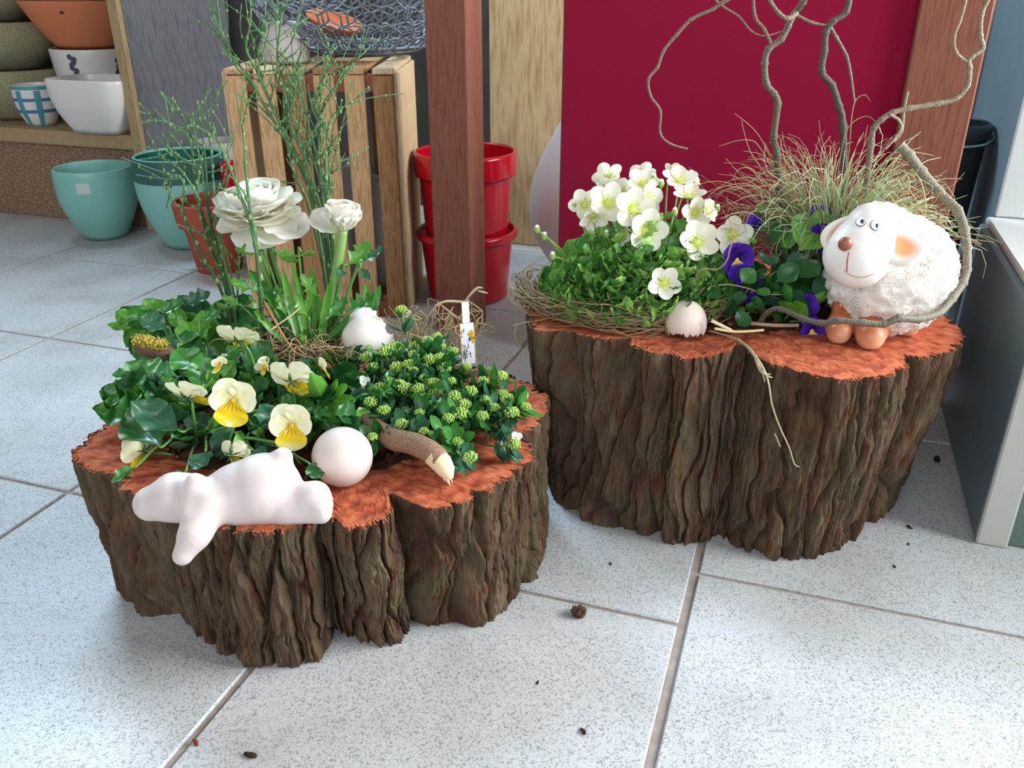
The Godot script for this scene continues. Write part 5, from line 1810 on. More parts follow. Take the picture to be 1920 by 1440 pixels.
func green_twigs() -> void:
	var grp := "green twigs rising from the low stump"
	var z := -0.785
	var sets := [
		["curling green twig bent to the shelf side in front of the mint pots", [
			[[Vector3(-0.2706, 0.1392, -0.7850), Vector3(-0.2687, 0.2066, -0.7850), Vector3(-0.2788, 0.2452, -0.7810), Vector3(-0.2826, 0.2800, -0.7750), Vector3(-0.2833, 0.3123, -0.7730), Vector3(-0.2801, 0.3309, -0.7750), Vector3(-0.2914, 0.3403, -0.7750), Vector3(-0.3007, 0.3504, -0.7700), Vector3(-0.2992, 0.3594, -0.7650), Vector3(-0.2855, 0.3693, -0.7650), Vector3(-0.2701, 0.3690, -0.7670), Vector3(-0.2547, 0.3541, -0.7700)], 4],
			[[Vector3(-0.2710, 0.1414, -0.7800), Vector3(-0.2703, 0.2138, -0.7800), Vector3(-0.2819, 0.2558, -0.7800), Vector3(-0.2823, 0.2936, -0.7700), Vector3(-0.2820, 0.3081, -0.7700), Vector3(-0.2934, 0.3319, -0.7700), Vector3(-0.3051, 0.3412, -0.7700), Vector3(-0.3103, 0.3471, -0.7680)], 3],
			[[Vector3(-0.2734, 0.1370, -0.7900), Vector3(-0.2724, 0.2130, -0.7900), Vector3(-0.2819, 0.2607, -0.7900), Vector3(-0.2893, 0.2936, -0.7900), Vector3(-0.2885, 0.3169, -0.7850), Vector3(-0.2847, 0.3487, -0.7800), Vector3(-0.2881, 0.3625, -0.7800), Vector3(-0.2999, 0.3707, -0.7800), Vector3(-0.3135, 0.3734, -0.7800), Vector3(-0.3261, 0.3711, -0.7800)], 3],
			[[Vector3(-0.2703, 0.1436, -0.7750), Vector3(-0.2744, 0.2102, -0.7750), Vector3(-0.2846, 0.2552, -0.7650), Vector3(-0.2939, 0.2826, -0.7650), Vector3(-0.2960, 0.2997, -0.7650), Vector3(-0.2914, 0.3188, -0.7650), Vector3(-0.2946, 0.3282, -0.7650), Vector3(-0.3022, 0.3263, -0.7630), Vector3(-0.3091, 0.3192, -0.7630), Vector3(-0.3022, 0.3168, -0.7610)], 5],
			[[Vector3(-0.2707, 0.1370, -0.7900), Vector3(-0.2694, 0.2049, -0.7900), Vector3(-0.2780, 0.2529, -0.7900), Vector3(-0.2817, 0.2886, -0.7900), Vector3(-0.2777, 0.3375, -0.7900), Vector3(-0.2768, 0.3655, -0.7900), Vector3(-0.2768, 0.3838, -0.7900)], 7],
			[[Vector3(-0.2716, 0.1392, -0.7850), Vector3(-0.2739, 0.2066, -0.7850), Vector3(-0.2799, 0.2697, -0.7850), Vector3(-0.2788, 0.3251, -0.7800), Vector3(-0.2796, 0.3625, -0.7800), Vector3(-0.2797, 0.3797, -0.7800)], 5],
			[[Vector3(-0.2689, 0.1414, -0.7800), Vector3(-0.2680, 0.2084, -0.7800), Vector3(-0.2720, 0.2660, -0.7800), Vector3(-0.2699, 0.3203, -0.7800), Vector3(-0.2676, 0.3487, -0.7800), Vector3(-0.2689, 0.3648, -0.7800)], 5]]],
		["tall straight green twig crossing the large white ranunculus", [
			[[Vector3(-0.2356, 0.1524, -0.7550), Vector3(-0.2264, 0.2445, -0.7350), Vector3(-0.2245, 0.2787, -0.7350), Vector3(-0.2261, 0.3023, -0.7350), Vector3(-0.2256, 0.3344, -0.7350), Vector3(-0.2238, 0.3609, -0.7350), Vector3(-0.2239, 0.3803, -0.7350), Vector3(-0.2253, 0.3992, -0.7350)], 3],
			[[Vector3(-0.2382, 0.1524, -0.7550), Vector3(-0.2257, 0.2544, -0.7350), Vector3(-0.2273, 0.2929, -0.7350), Vector3(-0.2337, 0.3208, -0.7350), Vector3(-0.2388, 0.3433, -0.7350), Vector3(-0.2444, 0.3609, -0.7350), Vector3(-0.2493, 0.3696, -0.7350)], 3]]],
		["tall bunch of fine green twigs fanning in front of the crate", [
			[[Vector3(-0.1796, 0.1370, -0.7900), Vector3(-0.1773, 0.2013, -0.8000), Vector3(-0.1740, 0.2499, -0.8000), Vector3(-0.1808, 0.2862, -0.8000), Vector3(-0.1918, 0.3259, -0.8000), Vector3(-0.2038, 0.3499, -0.8000), Vector3(-0.2196, 0.3802, -0.8000), Vector3(-0.2307, 0.4051, -0.8000), Vector3(-0.2425, 0.4219, -0.8000), Vector3(-0.2501, 0.4336, -0.8000), Vector3(-0.2510, 0.4528, -0.8000), Vector3(-0.2506, 0.4778, -0.8000), Vector3(-0.2513, 0.4941, -0.8000)], 12],
			[[Vector3(-0.1812, 0.1370, -0.7900), Vector3(-0.1784, 0.2123, -0.8000), Vector3(-0.1818, 0.2759, -0.8000), Vector3(-0.1905, 0.3137, -0.8000), Vector3(-0.2019, 0.3452, -0.8000), Vector3(-0.2145, 0.3825, -0.8000), Vector3(-0.2248, 0.4140, -0.8000), Vector3(-0.2310, 0.4315, -0.8000), Vector3(-0.2245, 0.4528, -0.8000), Vector3(-0.2212, 0.4778, -0.8000), Vector3(-0.2167, 0.4920, -0.8000)], 14],
			[[Vector3(-0.1757, 0.1414, -0.7800), Vector3(-0.1726, 0.2157, -0.7900), Vector3(-0.1729, 0.2684, -0.7900), Vector3(-0.1811, 0.3134, -0.7900), Vector3(-0.1912, 0.3563, -0.7900), Vector3(-0.1991, 0.3928, -0.7900), Vector3(-0.2025, 0.4235, -0.7900), Vector3(-0.1950, 0.4574, -0.7900), Vector3(-0.1913, 0.4738, -0.7900)], 16],
			[[Vector3(-0.1845, 0.1347, -0.7950), Vector3(-0.1827, 0.2106, -0.8050), Vector3(-0.1870, 0.2849, -0.8050), Vector3(-0.1969, 0.3347, -0.8050), Vector3(-0.2121, 0.3726, -0.8050), Vector3(-0.2217, 0.4046, -0.8050), Vector3(-0.2219, 0.4289, -0.8050), Vector3(-0.2126, 0.4484, -0.8050)], 14],
			[[Vector3(-0.1747, 0.1414, -0.7800), Vector3(-0.1710, 0.2157, -0.7900), Vector3(-0.1694, 0.2684, -0.7900), Vector3(-0.1728, 0.3182, -0.7900), Vector3(-0.1807, 0.3655, -0.7900), Vector3(-0.1859, 0.4061, -0.7900), Vector3(-0.1933, 0.4235, -0.7900)], 16],
			[[Vector3(-0.1790, 0.1370, -0.7900), Vector3(-0.1774, 0.2123, -0.8000), Vector3(-0.1762, 0.2708, -0.8000), Vector3(-0.1775, 0.3210, -0.8000), Vector3(-0.1748, 0.3593, -0.8000), Vector3(-0.1664, 0.3871, -0.8000), Vector3(-0.1506, 0.4051, -0.8000), Vector3(-0.1451, 0.4148, -0.8000)], 14],
			[[Vector3(-0.1758, 0.1392, -0.7850), Vector3(-0.1732, 0.2140, -0.7950), Vector3(-0.1707, 0.2874, -0.7950), Vector3(-0.1666, 0.3221, -0.7950), Vector3(-0.1586, 0.3460, -0.7950), Vector3(-0.1531, 0.3657, -0.7950)], 7],
			[[Vector3(-0.1801, 0.1370, -0.7900), Vector3(-0.1784, 0.2123, -0.8000), Vector3(-0.1797, 0.2708, -0.8000), Vector3(-0.1853, 0.3161, -0.8000), Vector3(-0.1864, 0.3546, -0.8000), Vector3(-0.1755, 0.3916, -0.8000), Vector3(-0.1624, 0.4051, -0.8000)], 14],
			[[Vector3(-0.1725, 0.1414, -0.7800), Vector3(-0.1690, 0.2157, -0.7900), Vector3(-0.1675, 0.2735, -0.7900), Vector3(-0.1690, 0.3279, -0.7900), Vector3(-0.1622, 0.3701, -0.7900), Vector3(-0.1508, 0.3815, -0.7900), Vector3(-0.1409, 0.3883, -0.7900)], 10],
			[[Vector3(-0.1846, 0.1325, -0.8000), Vector3(-0.1838, 0.2089, -0.8100), Vector3(-0.1927, 0.2888, -0.8100), Vector3(-0.2041, 0.3239, -0.8100), Vector3(-0.2072, 0.3625, -0.8100), Vector3(-0.1988, 0.3950, -0.8100), Vector3(-0.1888, 0.4220, -0.8100)], 14]]],
	]
	for s in sets:
		var b := base("green_twigs", s[1][0][0][0])
		tag(b, s[0], "twigs", grp)
		for q in s[1]:
			twig(b, q[0], 0.0024 if s[1].size() < 3 else 0.0019, 0.0007, q[1], 0.42)
	# thin bare shoots at the foot of the curling twigs
	var b := base("green_twigs", Vector3(-0.2841, 0.1370, -0.7900))
	tag(b, "thin dark upright shoots at the foot of the curling green twigs", "twigs", grp)
	for q in [[Vector3(-0.2830, 0.1370, -0.7900), Vector3(-0.2777, 0.2049, -0.7900), Vector3(-0.2777, 0.2371, -0.7900), Vector3(-0.2729, 0.2529, -0.7900)], [Vector3(-0.2787, 0.1370, -0.7900), Vector3(-0.2668, 0.2049, -0.7900), Vector3(-0.2616, 0.2318, -0.7900), Vector3(-0.2594, 0.2555, -0.7900)], [Vector3(-0.2809, 0.1370, -0.7900), Vector3(-0.2715, 0.2049, -0.7900), Vector3(-0.2703, 0.2424, -0.7900), Vector3(-0.2747, 0.2684, -0.7900)]]:
		twig(b, q, 0.0013, 0.0006, 3, 0.4)


func low_straw() -> void:
	var g := Geo.new()
	for k in 230:
		var a: Vector3 = Vector3(-0.1921, 0.1650, -0.7489) + Vector3(rnd(-0.05, 0.04), rnd(-0.006, 0.014), rnd(-0.025, 0.03))
		var b := a + Vector3(rnd(-0.05, 0.05), rnd(-0.008, 0.012), rnd(-0.035, 0.035))
		straw_into(g, a, b, rnd(0.0, 0.012), rnd(0.0004, 0.0008), 0.006)
	var o := obj("straw", g, M.straw)
	tag(o, "tuft of dry straw around the jagged white egg shell", "straw", "", "stuff")
	var h := Geo.new()
	for k in 130:
		var a: Vector3 = Vector3(-0.0644, 0.1600, -0.7632) + Vector3(rnd(-0.045, 0.03), rnd(-0.01, 0.025), rnd(-0.02, 0.02))
		straw_into(h, a, a + Vector3(rnd(-0.03, 0.03), rnd(-0.01, 0.03), rnd(-0.02, 0.02)), rnd(0.0, 0.015), rnd(0.0004, 0.0008), 0.006)
	for q in [[Vector3(-0.0866, 0.1799, -0.7900), Vector3(-0.0696, 0.2005, -0.7900), Vector3(-0.0467, 0.2016, -0.7900), Vector3(-0.0415, 0.2038, -0.7900)], [Vector3(-0.0727, 0.2016, -0.7900), Vector3(-0.0575, 0.1883, -0.7900), Vector3(-0.0420, 0.1771, -0.7900)], [Vector3(-0.0478, 0.1994, -0.7900), Vector3(-0.0414, 0.2076, -0.7900), Vector3(-0.0335, 0.2157, -0.7900), Vector3(-0.0283, 0.2157, -0.7900)], [Vector3(-0.0415, 0.2021, -0.7900), Vector3(-0.0313, 0.1939, -0.7900), Vector3(-0.0287, 0.1883, -0.7900), Vector3(-0.0316, 0.1715, -0.7900)], [Vector3(-0.0335, 0.2130, -0.7900), Vector3(-0.0232, 0.2103, -0.7900)], [Vector3(-0.0572, 0.1966, -0.7900), Vector3(-0.0639, 0.1827, -0.7900), Vector3(-0.0677, 0.1630, -0.7900)], [Vector3(-0.0587, 0.1827, -0.7900), Vector3(-0.0548, 0.1715, -0.7900), Vector3(-0.0432, 0.1698, -0.7900)]]:
		h.tube(spline(q, 4), [0.0008, 0.0016, 0.0006], 5, lin("a8936a"), lin("c9b68a"), 0.6)
	var o2 := obj("straw", h, M.straw)
	o2.name = numbered("straw")
	tag(o2, "dry straw and bent stalks around the plant label", "straw", "", "stuff")
	# single long stalks
	for q in [[[Vector3(-0.2302, 0.2190, -0.7500), Vector3(-0.2107, 0.2044, -0.7200), Vector3(-0.2010, 0.1837, -0.7200), Vector3(-0.1963, 0.1773, -0.7200), Vector3(-0.1899, 0.1742, -0.7200)], "b5764a", "reddish dry stalk slanting over the straw by the pansies", 0.0011], [[Vector3(-0.1933, 0.2113, -0.7600), Vector3(-0.2032, 0.2061, -0.7400), Vector3(-0.2185, 0.1993, -0.7200)], "b9a77c", "pale dry stalk crossing the reddish stalk", 0.0009]]:
		var s := Geo.new()
		s.tube(spline(q[0], 5), [q[3], q[3] * 0.7], 6, lin(q[1]), lin(q[1]))
		var so := obj("stalk", s, M.straw)
		so.name = numbered("dry_stalk")
		tag(so, q[2], "stalk")


# would a leaf at this spot stand before a bloom?
func hides(blooms: Array, e: Vector3) -> bool:
	for b: Vector3 in blooms:
		if e.z > b.z - 0.006 and e.distance_to(b) < 0.034 and e.y > b.y - 0.028:
			return true
	return false


func tall_plants() -> void:
	saxifrage()
	violas()
	curled_grass()
	willow()
	tall_straw()


func saxifrage() -> void:
	var root: Vector3 = Vector3(0.1256, 0.1950, -0.7945)
	var p := base("saxifrage_plant", root)
	tag(p, "bushy saxifrage covered in white five-petalled flowers on the tall stump", "plant")
	# low cushion of cut leaves, far too many to count
	var g := Geo.new()
	var ls := leaves_of("palm")
	var tones := [lin("5d8f42"), lin("76a64e"), lin("4a7a3c"), lin("90b75a")]
	for k in 1100:
		var a := rnd(0, TAU)
		var u := sqrt(rnd(0.0, 1.0))
		var e := root + Vector3(cos(a) * 0.093 * u - 0.004, 0.088 * (1.0 - 0.72 * u * u) * rnd(0.2, 1.06), sin(a) * 0.068 * u)
		var d := Vector3(cos(a) * u, rnd(0.1, 0.9), sin(a) * u) + rv(0.5)
		var l := rnd(0.014, 0.024)
		g.add(ls[k % 4], look(d, Vector3(0, 0.7, 0.6) + rv(0.4), e - root - d.normalized() * l * 0.6, l, l * rnd(0.8, 1.05)), tones[rng.randi_range(0, 3)])
	var mm := vmat("cushion_leaf", 0.4, Color(0.4, 0.55, 0.15))
	obj("leaf_cushion", g, mm, p).set_meta("kind", "stuff")
	# clearer leaves round the edge
	for k in 46:
		var a := rnd(-0.5, PI + 0.5)
		var e := root + Vector3(cos(a) * rnd(0.075, 0.1), rnd(0.008, 0.04), sin(a) * rnd(0.05, 0.078))
		leaf(p, "palm", ["leaf_mid", "leaf_light", "leaf_dark"][k % 3], e - Vector3(cos(a), 0.2, sin(a)) * 0.02, e, Vector3(0, 0.7, 0.7) + rv(0.4), rnd(0.8, 1.0))
	# flowers: where they stand and what they face
	var fl := [
		[Vector3(0.0960, 0.3066, -0.8600), Vector3(-0.2, 0.35, -0.9), 0.034], [Vector3(0.0937, 0.3009, -0.8450), Vector3(0.1, 0.75, -0.6), 0.026],
		[Vector3(0.0689, 0.2919, -0.8100), Vector3(-0.1, 0.4, 0.9), 0.033], [Vector3(0.0895, 0.2952, -0.8000), Vector3(0.05, 0.5, 0.85), 0.042],
		[Vector3(0.0759, 0.2854, -0.7950), Vector3(0.1, -0.5, 0.8), 0.032], [Vector3(0.1114, 0.2921, -0.7900), Vector3(0.12, 0.45, 0.9), 0.044],
		[Vector3(0.1067, 0.2847, -0.8100), Vector3(-0.4, 0.3, 0.8), 0.036], [Vector3(0.1258, 0.3067, -0.8300), Vector3(0.0, 0.8, 0.5), 0.036],
		[Vector3(0.1276, 0.2990, -0.8100), Vector3(0.7, 0.35, 0.6), 0.036], [Vector3(0.1222, 0.2760, -0.7750), Vector3(0.2, 0.35, 0.95), 0.045],
		[Vector3(0.1060, 0.2708, -0.7850), Vector3(-0.7, 0.1, 0.5), 0.026], [Vector3(0.1611, 0.3093, -0.8300), Vector3(0.05, 0.9, 0.35), 0.038],
		[Vector3(0.1748, 0.3077, -0.8450), Vector3(0.5, 0.6, 0.3), 0.022], [Vector3(0.1665, 0.2990, -0.8100), Vector3(0.05, 0.95, 0.25), 0.036],
		[Vector3(0.1722, 0.2872, -0.8000), Vector3(0.2, 0.3, 0.9), 0.034], [Vector3(0.1826, 0.2882, -0.8000), Vector3(0.6, 0.4, 0.5), 0.026],
		[Vector3(0.1709, 0.2644, -0.7750), Vector3(0.1, 0.6, 0.8), 0.044], [Vector3(0.2086, 0.2656, -0.8000), Vector3(0.1, 0.1, 1.0), 0.042],
		[Vector3(0.1358, 0.2390, -0.7350), Vector3(0.05, 0.35, 1.0), 0.034], [Vector3(0.1304, 0.3077, -0.8600), Vector3(-0.1, 0.5, -0.8), 0.032],
		[Vector3(0.1590, 0.3087, -0.8600), Vector3(0.6, 0.5, -0.6), 0.028], [Vector3(0.1075, 0.2973, -0.8400), Vector3(-0.3, 0.6, 0.3), 0.03],
	]
	for q in fl:
		var face: Vector3 = q[1].normalized()
		saxifrage_flower(p, q[0], face, q[2], rnd(0.0, 0.15))
		var foot: Vector3 = root + ((q[0] as Vector3) - root) * Vector3(0.55, 0.0, 0.55) + Vector3(0, 0.03, 0)
		var neck: Vector3 = q[0] - face * 0.008
		stem_to(p, [neck + face * 0.006, neck + Vector3(0, -0.006, 0), neck.lerp(foot, 0.5) + rv(0.003), foot], [0.0008, 0.0011], "9ab356", "6f9444")
	for q in [Vector3(0.0238, 0.2703, -0.8000), Vector3(0.0310, 0.2636, -0.8000), Vector3(0.1345, 0.3149, -0.8200), Vector3(0.1420, 0.3094, -0.8200), Vector3(0.1014, 0.3016, -0.8300), Vector3(0.0588, 0.2908, -0.8100), Vector3(0.1899, 0.2913, -0.8100), Vector3(0.0876, 0.2711, -0.7800), Vector3(0.0380, 0.2502, -0.7800), Vector3(0.1529, 0.2836, -0.8000), Vector3(0.1512, 0.2896, -0.7900), Vector3(0.0815, 0.3008, -0.8200), Vector3(0.1648, 0.2760, -0.7900), Vector3(0.1953, 0.2878, -0.8100)]:
		var b := Geo.new()
		b.col = lin("8fae58")
		b.ball(0.0036, q, 10, 7, Vector3(0.85, 1.1, 0.85))
		b.col = lin("f0edd8")
		b.ball(0.0022, q + Vector3(0, 0.0028, 0), 8, 5)
		var bud := objw("flower_bud", b, M.bud, p)
		var foot: Vector3 = root + ((q as Vector3) - root) * Vector3(0.6, 0.0, 0.6) + Vector3(0, 0.025, 0)
		stem_to(p, [q, (q as Vector3).lerp(foot, 0.4) + Vector3(0, 0.006, 0), foot], [0.0009, 0.0014], "93ad52", "6f9444")


func violas() -> void:
	var root: Vector3 = Vector3(0.2451, 0.1950, -0.7722)
	var p := base("viola_plant", root)
	tag(p, "deep purple violas with glossy oval leaves between the saxifrage and the sheep", "plant")
	var mats := ["leaf_mid", "leaf_light", "leaf_dark", "leaf_bright", "leaf_blue"]
	for q in [[Vector3(0.2622, 0.2620, -0.7590), Vector3(0.2971, 0.2660, -0.8179), 0.70, 3], [Vector3(0.2370, 0.2400, -0.7365), Vector3(0.2585, 0.2500, -0.7458), 0.80, 2], [Vector3(0.2418, 0.2450, -0.7650), Vector3(0.2289, 0.2500, -0.7788), 0.80, 4], [Vector3(0.2445, 0.2470, -0.7668), Vector3(0.2406, 0.2550, -0.7690), 0.80, 4], [Vector3(0.2519, 0.2470, -0.7668), Vector3(0.2729, 0.2500, -0.7754), 0.70, 4], [Vector3(0.2599, 0.2500, -0.7822), Vector3(0.2502, 0.2570, -0.7795), 0.80, 4], [Vector3(0.2448, 0.2600, -0.7923), Vector3(0.2609, 0.2700, -0.8128), 0.80, 2], [Vector3(0.2554, 0.2550, -0.7828), Vector3(0.2647, 0.2650, -0.8023), 0.70, 1], [Vector3(0.2422, 0.2200, -0.7547), Vector3(0.2431, 0.2300, -0.7558), 1.00, 1], [Vector3(0.2156, 0.2120, -0.7338), Vector3(0.2036, 0.2000, -0.7286), 1.00, 2], [Vector3(0.1982, 0.2350, -0.7640), Vector3(0.1864, 0.2400, -0.7809), 1.00, 2], [Vector3(0.1897, 0.2220, -0.7417), Vector3(0.1770, 0.2280, -0.7540), 1.00, 2], [Vector3(0.2325, 0.2620, -0.7944), Vector3(0.2221, 0.2600, -0.7923), 1.00, 1], [Vector3(0.2227, 0.2320, -0.7423), Vector3(0.2308, 0.2250, -0.7332), 1.00, 0], [Vector3(0.2622, 0.2400, -0.7487), Vector3(0.2812, 0.2450, -0.7650), 0.90, 2], [Vector3(0.2085, 0.2360, -0.7455), Vector3(0.2207, 0.2420, -0.7583), 1.00, 0], [Vector3(0.1994, 0.2220, -0.7417), Vector3(0.2140, 0.2220, -0.7417), 1.00, 2], [Vector3(0.2411, 0.2680, -0.8105), Vector3(0.2572, 0.2750, -0.8449), 0.90, 0]]:
		leaf(p, "round", mats[q[3]], q[0], q[1], Vector3(0.1, 0.75, 0.6) + rv(0.25), q[2])
	for k in 110:
		var a := rnd(0, TAU)
		var u := sqrt(rnd(0.0, 1.0))
		var b: Vector3 = root + Vector3(cos(a) * 0.05 * u - 0.004, rnd(0.0, 0.03), sin(a) * 0.055 * u - 0.012)
		var e: Vector3 = b + Vector3(cos(a) * 0.014, rnd(0.008, 0.026) * (1.15 - u * 0.6), sin(a) * 0.014) + rv(0.006)
		leaf(p, "round", mats[[0, 2, 2, 4, 1][rng.randi_range(0, 4)]], b, e, Vector3(0, 0.7, 0.7) + rv(0.4), rnd(0.75, 1.0))
	var up := Vector3(0, 1, -0.3)
	for q in [[Vector3(0.2097, 0.2481, -0.7750), Vector3(0.15, 0.05, 1.0), 0.037], [Vector3(0.2217, 0.2227, -0.7650), Vector3(0.25, 0.5, 0.8), 0.034], [Vector3(0.2312, 0.2681, -0.8100), Vector3(-0.5, 0.3, -0.6), 0.034], [Vector3(0.2929, 0.2770, -0.8100), Vector3(0.2, 0.2, 0.9), 0.03], [Vector3(0.2917, 0.2653, -0.7900), Vector3(-0.7, 0.1, 0.6), 0.03], [Vector3(0.2690, 0.2120, -0.7450), Vector3(0.2, 0.4, 0.9), 0.03], [Vector3(0.2757, 0.1923, -0.7350), Vector3(0.1, 0.3, 1.0), 0.03]]:
		pansy(p, q[0], q[1], up, q[2], 0, true, 0.25)
		var foot: Vector3 = root + ((q[0] as Vector3) - root) * Vector3(0.5, 0, 0.5)
		stem_to(p, [q[0] - (q[1] as Vector3).normalized() * 0.004, (q[0] as Vector3).lerp(foot, 0.4) + Vector3(0, 0.004, -0.004), foot], [0.001, 0.0013], "5b8a3c", "4a7a34")


func curled_grass() -> void:
	var root: Vector3 = Vector3(0.3110, 0.1950, -0.8259)
	var p := base("grass_tuft", root)
	tag(p, "airy tuft of curled pale green and tan grass behind the sheep", "grass")
	var g := Geo.new()
	for k in 900:
		var a := rnd(0, TAU)
		var lean := absf(rng.randfn()) * 0.34 + 0.08
		var out := Vector3(cos(a), 0, sin(a) * 0.7)
		if out.x > 0.0:
			lean *= 1.15
		var l := rnd(0.09, 0.195)
		var b := root + Vector3(cos(a) * rnd(0, 0.03), 0, sin(a) * rnd(0, 0.02))
		var droop := rnd(0.7, 1.7)
		var curl := rnd(0, 1) < 0.5
		var turn_ := rnd(0.35, 0.9) * (1.0 if rnd(0, 1) < 0.5 else -1.0)
		var pts := []
		var q := b
		var d := (out * lean + Vector3(0.03, 1.0, 0.02)).normalized()
		var n := 13
		for j in n:
			pts.append(q)
			if q.z > root.z + 0.075 and pts.size() > 2:
				break
			q += d * l / n
			var u := float(j) / n
			d = (d + (out * 0.45 + Vector3(0.05, -0.95, 0.0)) * droop * 0.62 * u * u + rv(0.11)).normalized()
			if curl and u > 0.62:
				d = d.rotated(out.cross(Vector3.UP).normalized(), turn_)
		var c := lin("4c6a38").lerp(lin("7d9858"), rnd(0, 1))
		var t := lin("9db374").lerp(lin("d3d9b4"), rnd(0, 1)).lerp(lin("b88a5c"), 1.0 if rnd(0, 1) < 0.24 else 0.0)
		g.tube(pts, [0.00095, 0.0008, 0.0006, 0.00025], 3, c, t, 0.6)
	for k in 320:
		var a := rnd(0, TAU)
		var out := Vector3(cos(a), 0, sin(a) * 0.7)
		var b := root + out * rnd(0, 0.034)
		var l := rnd(0.05, 0.105)
		var e := b + (out * rnd(0.1, 0.45) + Vector3.UP).normalized() * l
		g.tube([b, b.lerp(e, 0.5) + Vector3(0, l * 0.04, 0), e + out * l * 0.08], [0.0010, 0.0009, 0.0003], 3, lin("47663a"), lin("6f9152"), 0.6)
	objw("blades", g, M.grass_blade, p).set_meta("kind", "stuff")
	# the longest stray blades are picked out one by one
	for q in [[Vector3(0.2706, 0.2601, -0.8200), Vector3(0.2451, 0.2967, -0.8200), Vector3(0.2232, 0.3094, -0.8200), Vector3(0.1970, 0.3069, -0.8150), Vector3(0.1842, 0.2979, -0.8100)], [Vector3(0.2735, 0.2787, -0.8300), Vector3(0.2493, 0.3250, -0.8300), Vector3(0.2304, 0.3546, -0.8300), Vector3(0.2074, 0.3725, -0.8300)], [Vector3(0.2709, 0.2787, -0.8300), Vector3(0.2398, 0.3199, -0.8300), Vector3(0.2246, 0.3399, -0.8300), Vector3(0.2140, 0.3667, -0.8300)], [Vector3(0.2761, 0.2787, -0.8300), Vector3(0.2376, 0.3374, -0.8300), Vector3(0.2211, 0.3488, -0.8300), Vector3(0.1956, 0.3429, -0.8300)], [Vector3(0.2698, 0.2654, -0.8200), Vector3(0.2324, 0.3169, -0.8200), Vector3(0.2164, 0.3244, -0.8200), Vector3(0.2090, 0.3139, -0.8200)], [Vector3(0.2654, 0.2601, -0.8200), Vector3(0.2295, 0.2992, -0.8200), Vector3(0.1976, 0.3119, -0.8200), Vector3(0.1727, 0.3074, -0.8200)], [Vector3(0.3231, 0.2759, -0.8000), Vector3(0.3599, 0.3210, -0.8000), Vector3(0.3700, 0.3231, -0.7900), Vector3(0.3769, 0.3034, -0.7800), Vector3(0.3790, 0.2862, -0.7800)], [Vector3(0.3240, 0.2708, -0.8000), Vector3(0.3568, 0.3112, -0.8000), Vector3(0.3714, 0.3036, -0.7900), Vector3(0.3759, 0.2936, -0.7900)], [Vector3(0.3294, 0.2812, -0.8200), Vector3(0.3509, 0.3319, -0.8200), Vector3(0.3696, 0.3392, -0.8200), Vector3(0.3962, 0.3358, -0.8200)], [Vector3(0.3157, 0.2707, -0.8200), Vector3(0.3158, 0.3319, -0.8200), Vector3(0.3127, 0.3799, -0.8200), Vector3(0.3207, 0.3902, -0.8200), Vector3(0.3275, 0.3846, -0.8200)], [Vector3(0.3105, 0.2707, -0.8200), Vector3(0.3083, 0.3319, -0.8200), Vector3(0.3110, 0.3610, -0.8200), Vector3(0.3264, 0.3715, -0.8200), Vector3(0.3365, 0.3625, -0.8100), Vector3(0.3355, 0.3581, -0.8080)], [Vector3(0.3181, 0.2759, -0.8000), Vector3(0.3410, 0.3161, -0.8000), Vector3(0.3589, 0.3259, -0.8000), Vector3(0.3646, 0.3158, -0.7900), Vector3(0.3636, 0.3060, -0.7900)]]:
		var b := Geo.new()
		b.tube(spline(q, 6), [0.0007, 0.0007, 0.0003], 4, lin("6f8a50"), lin("b39a68"), 0.6)
		objw("blade", b, M.grass_blade, p)


# a smooth knobbly branch
func branch(g: Geo, pts: Array, r0: float, r1: float, c0 := "5f5443", c1 := "807560") -> void:
	var p := spline(pts, 7)
	var rr := []
	for k in p.size():
		rr.append(lerpf(r0, r1, float(k) / p.size()) * (1.0 + (0.28 if k % 7 == 0 and k > 0 else 0.0) + rnd(-0.04, 0.04)))
	g.tube(p, rr, 9, lin(c0), lin(c1))


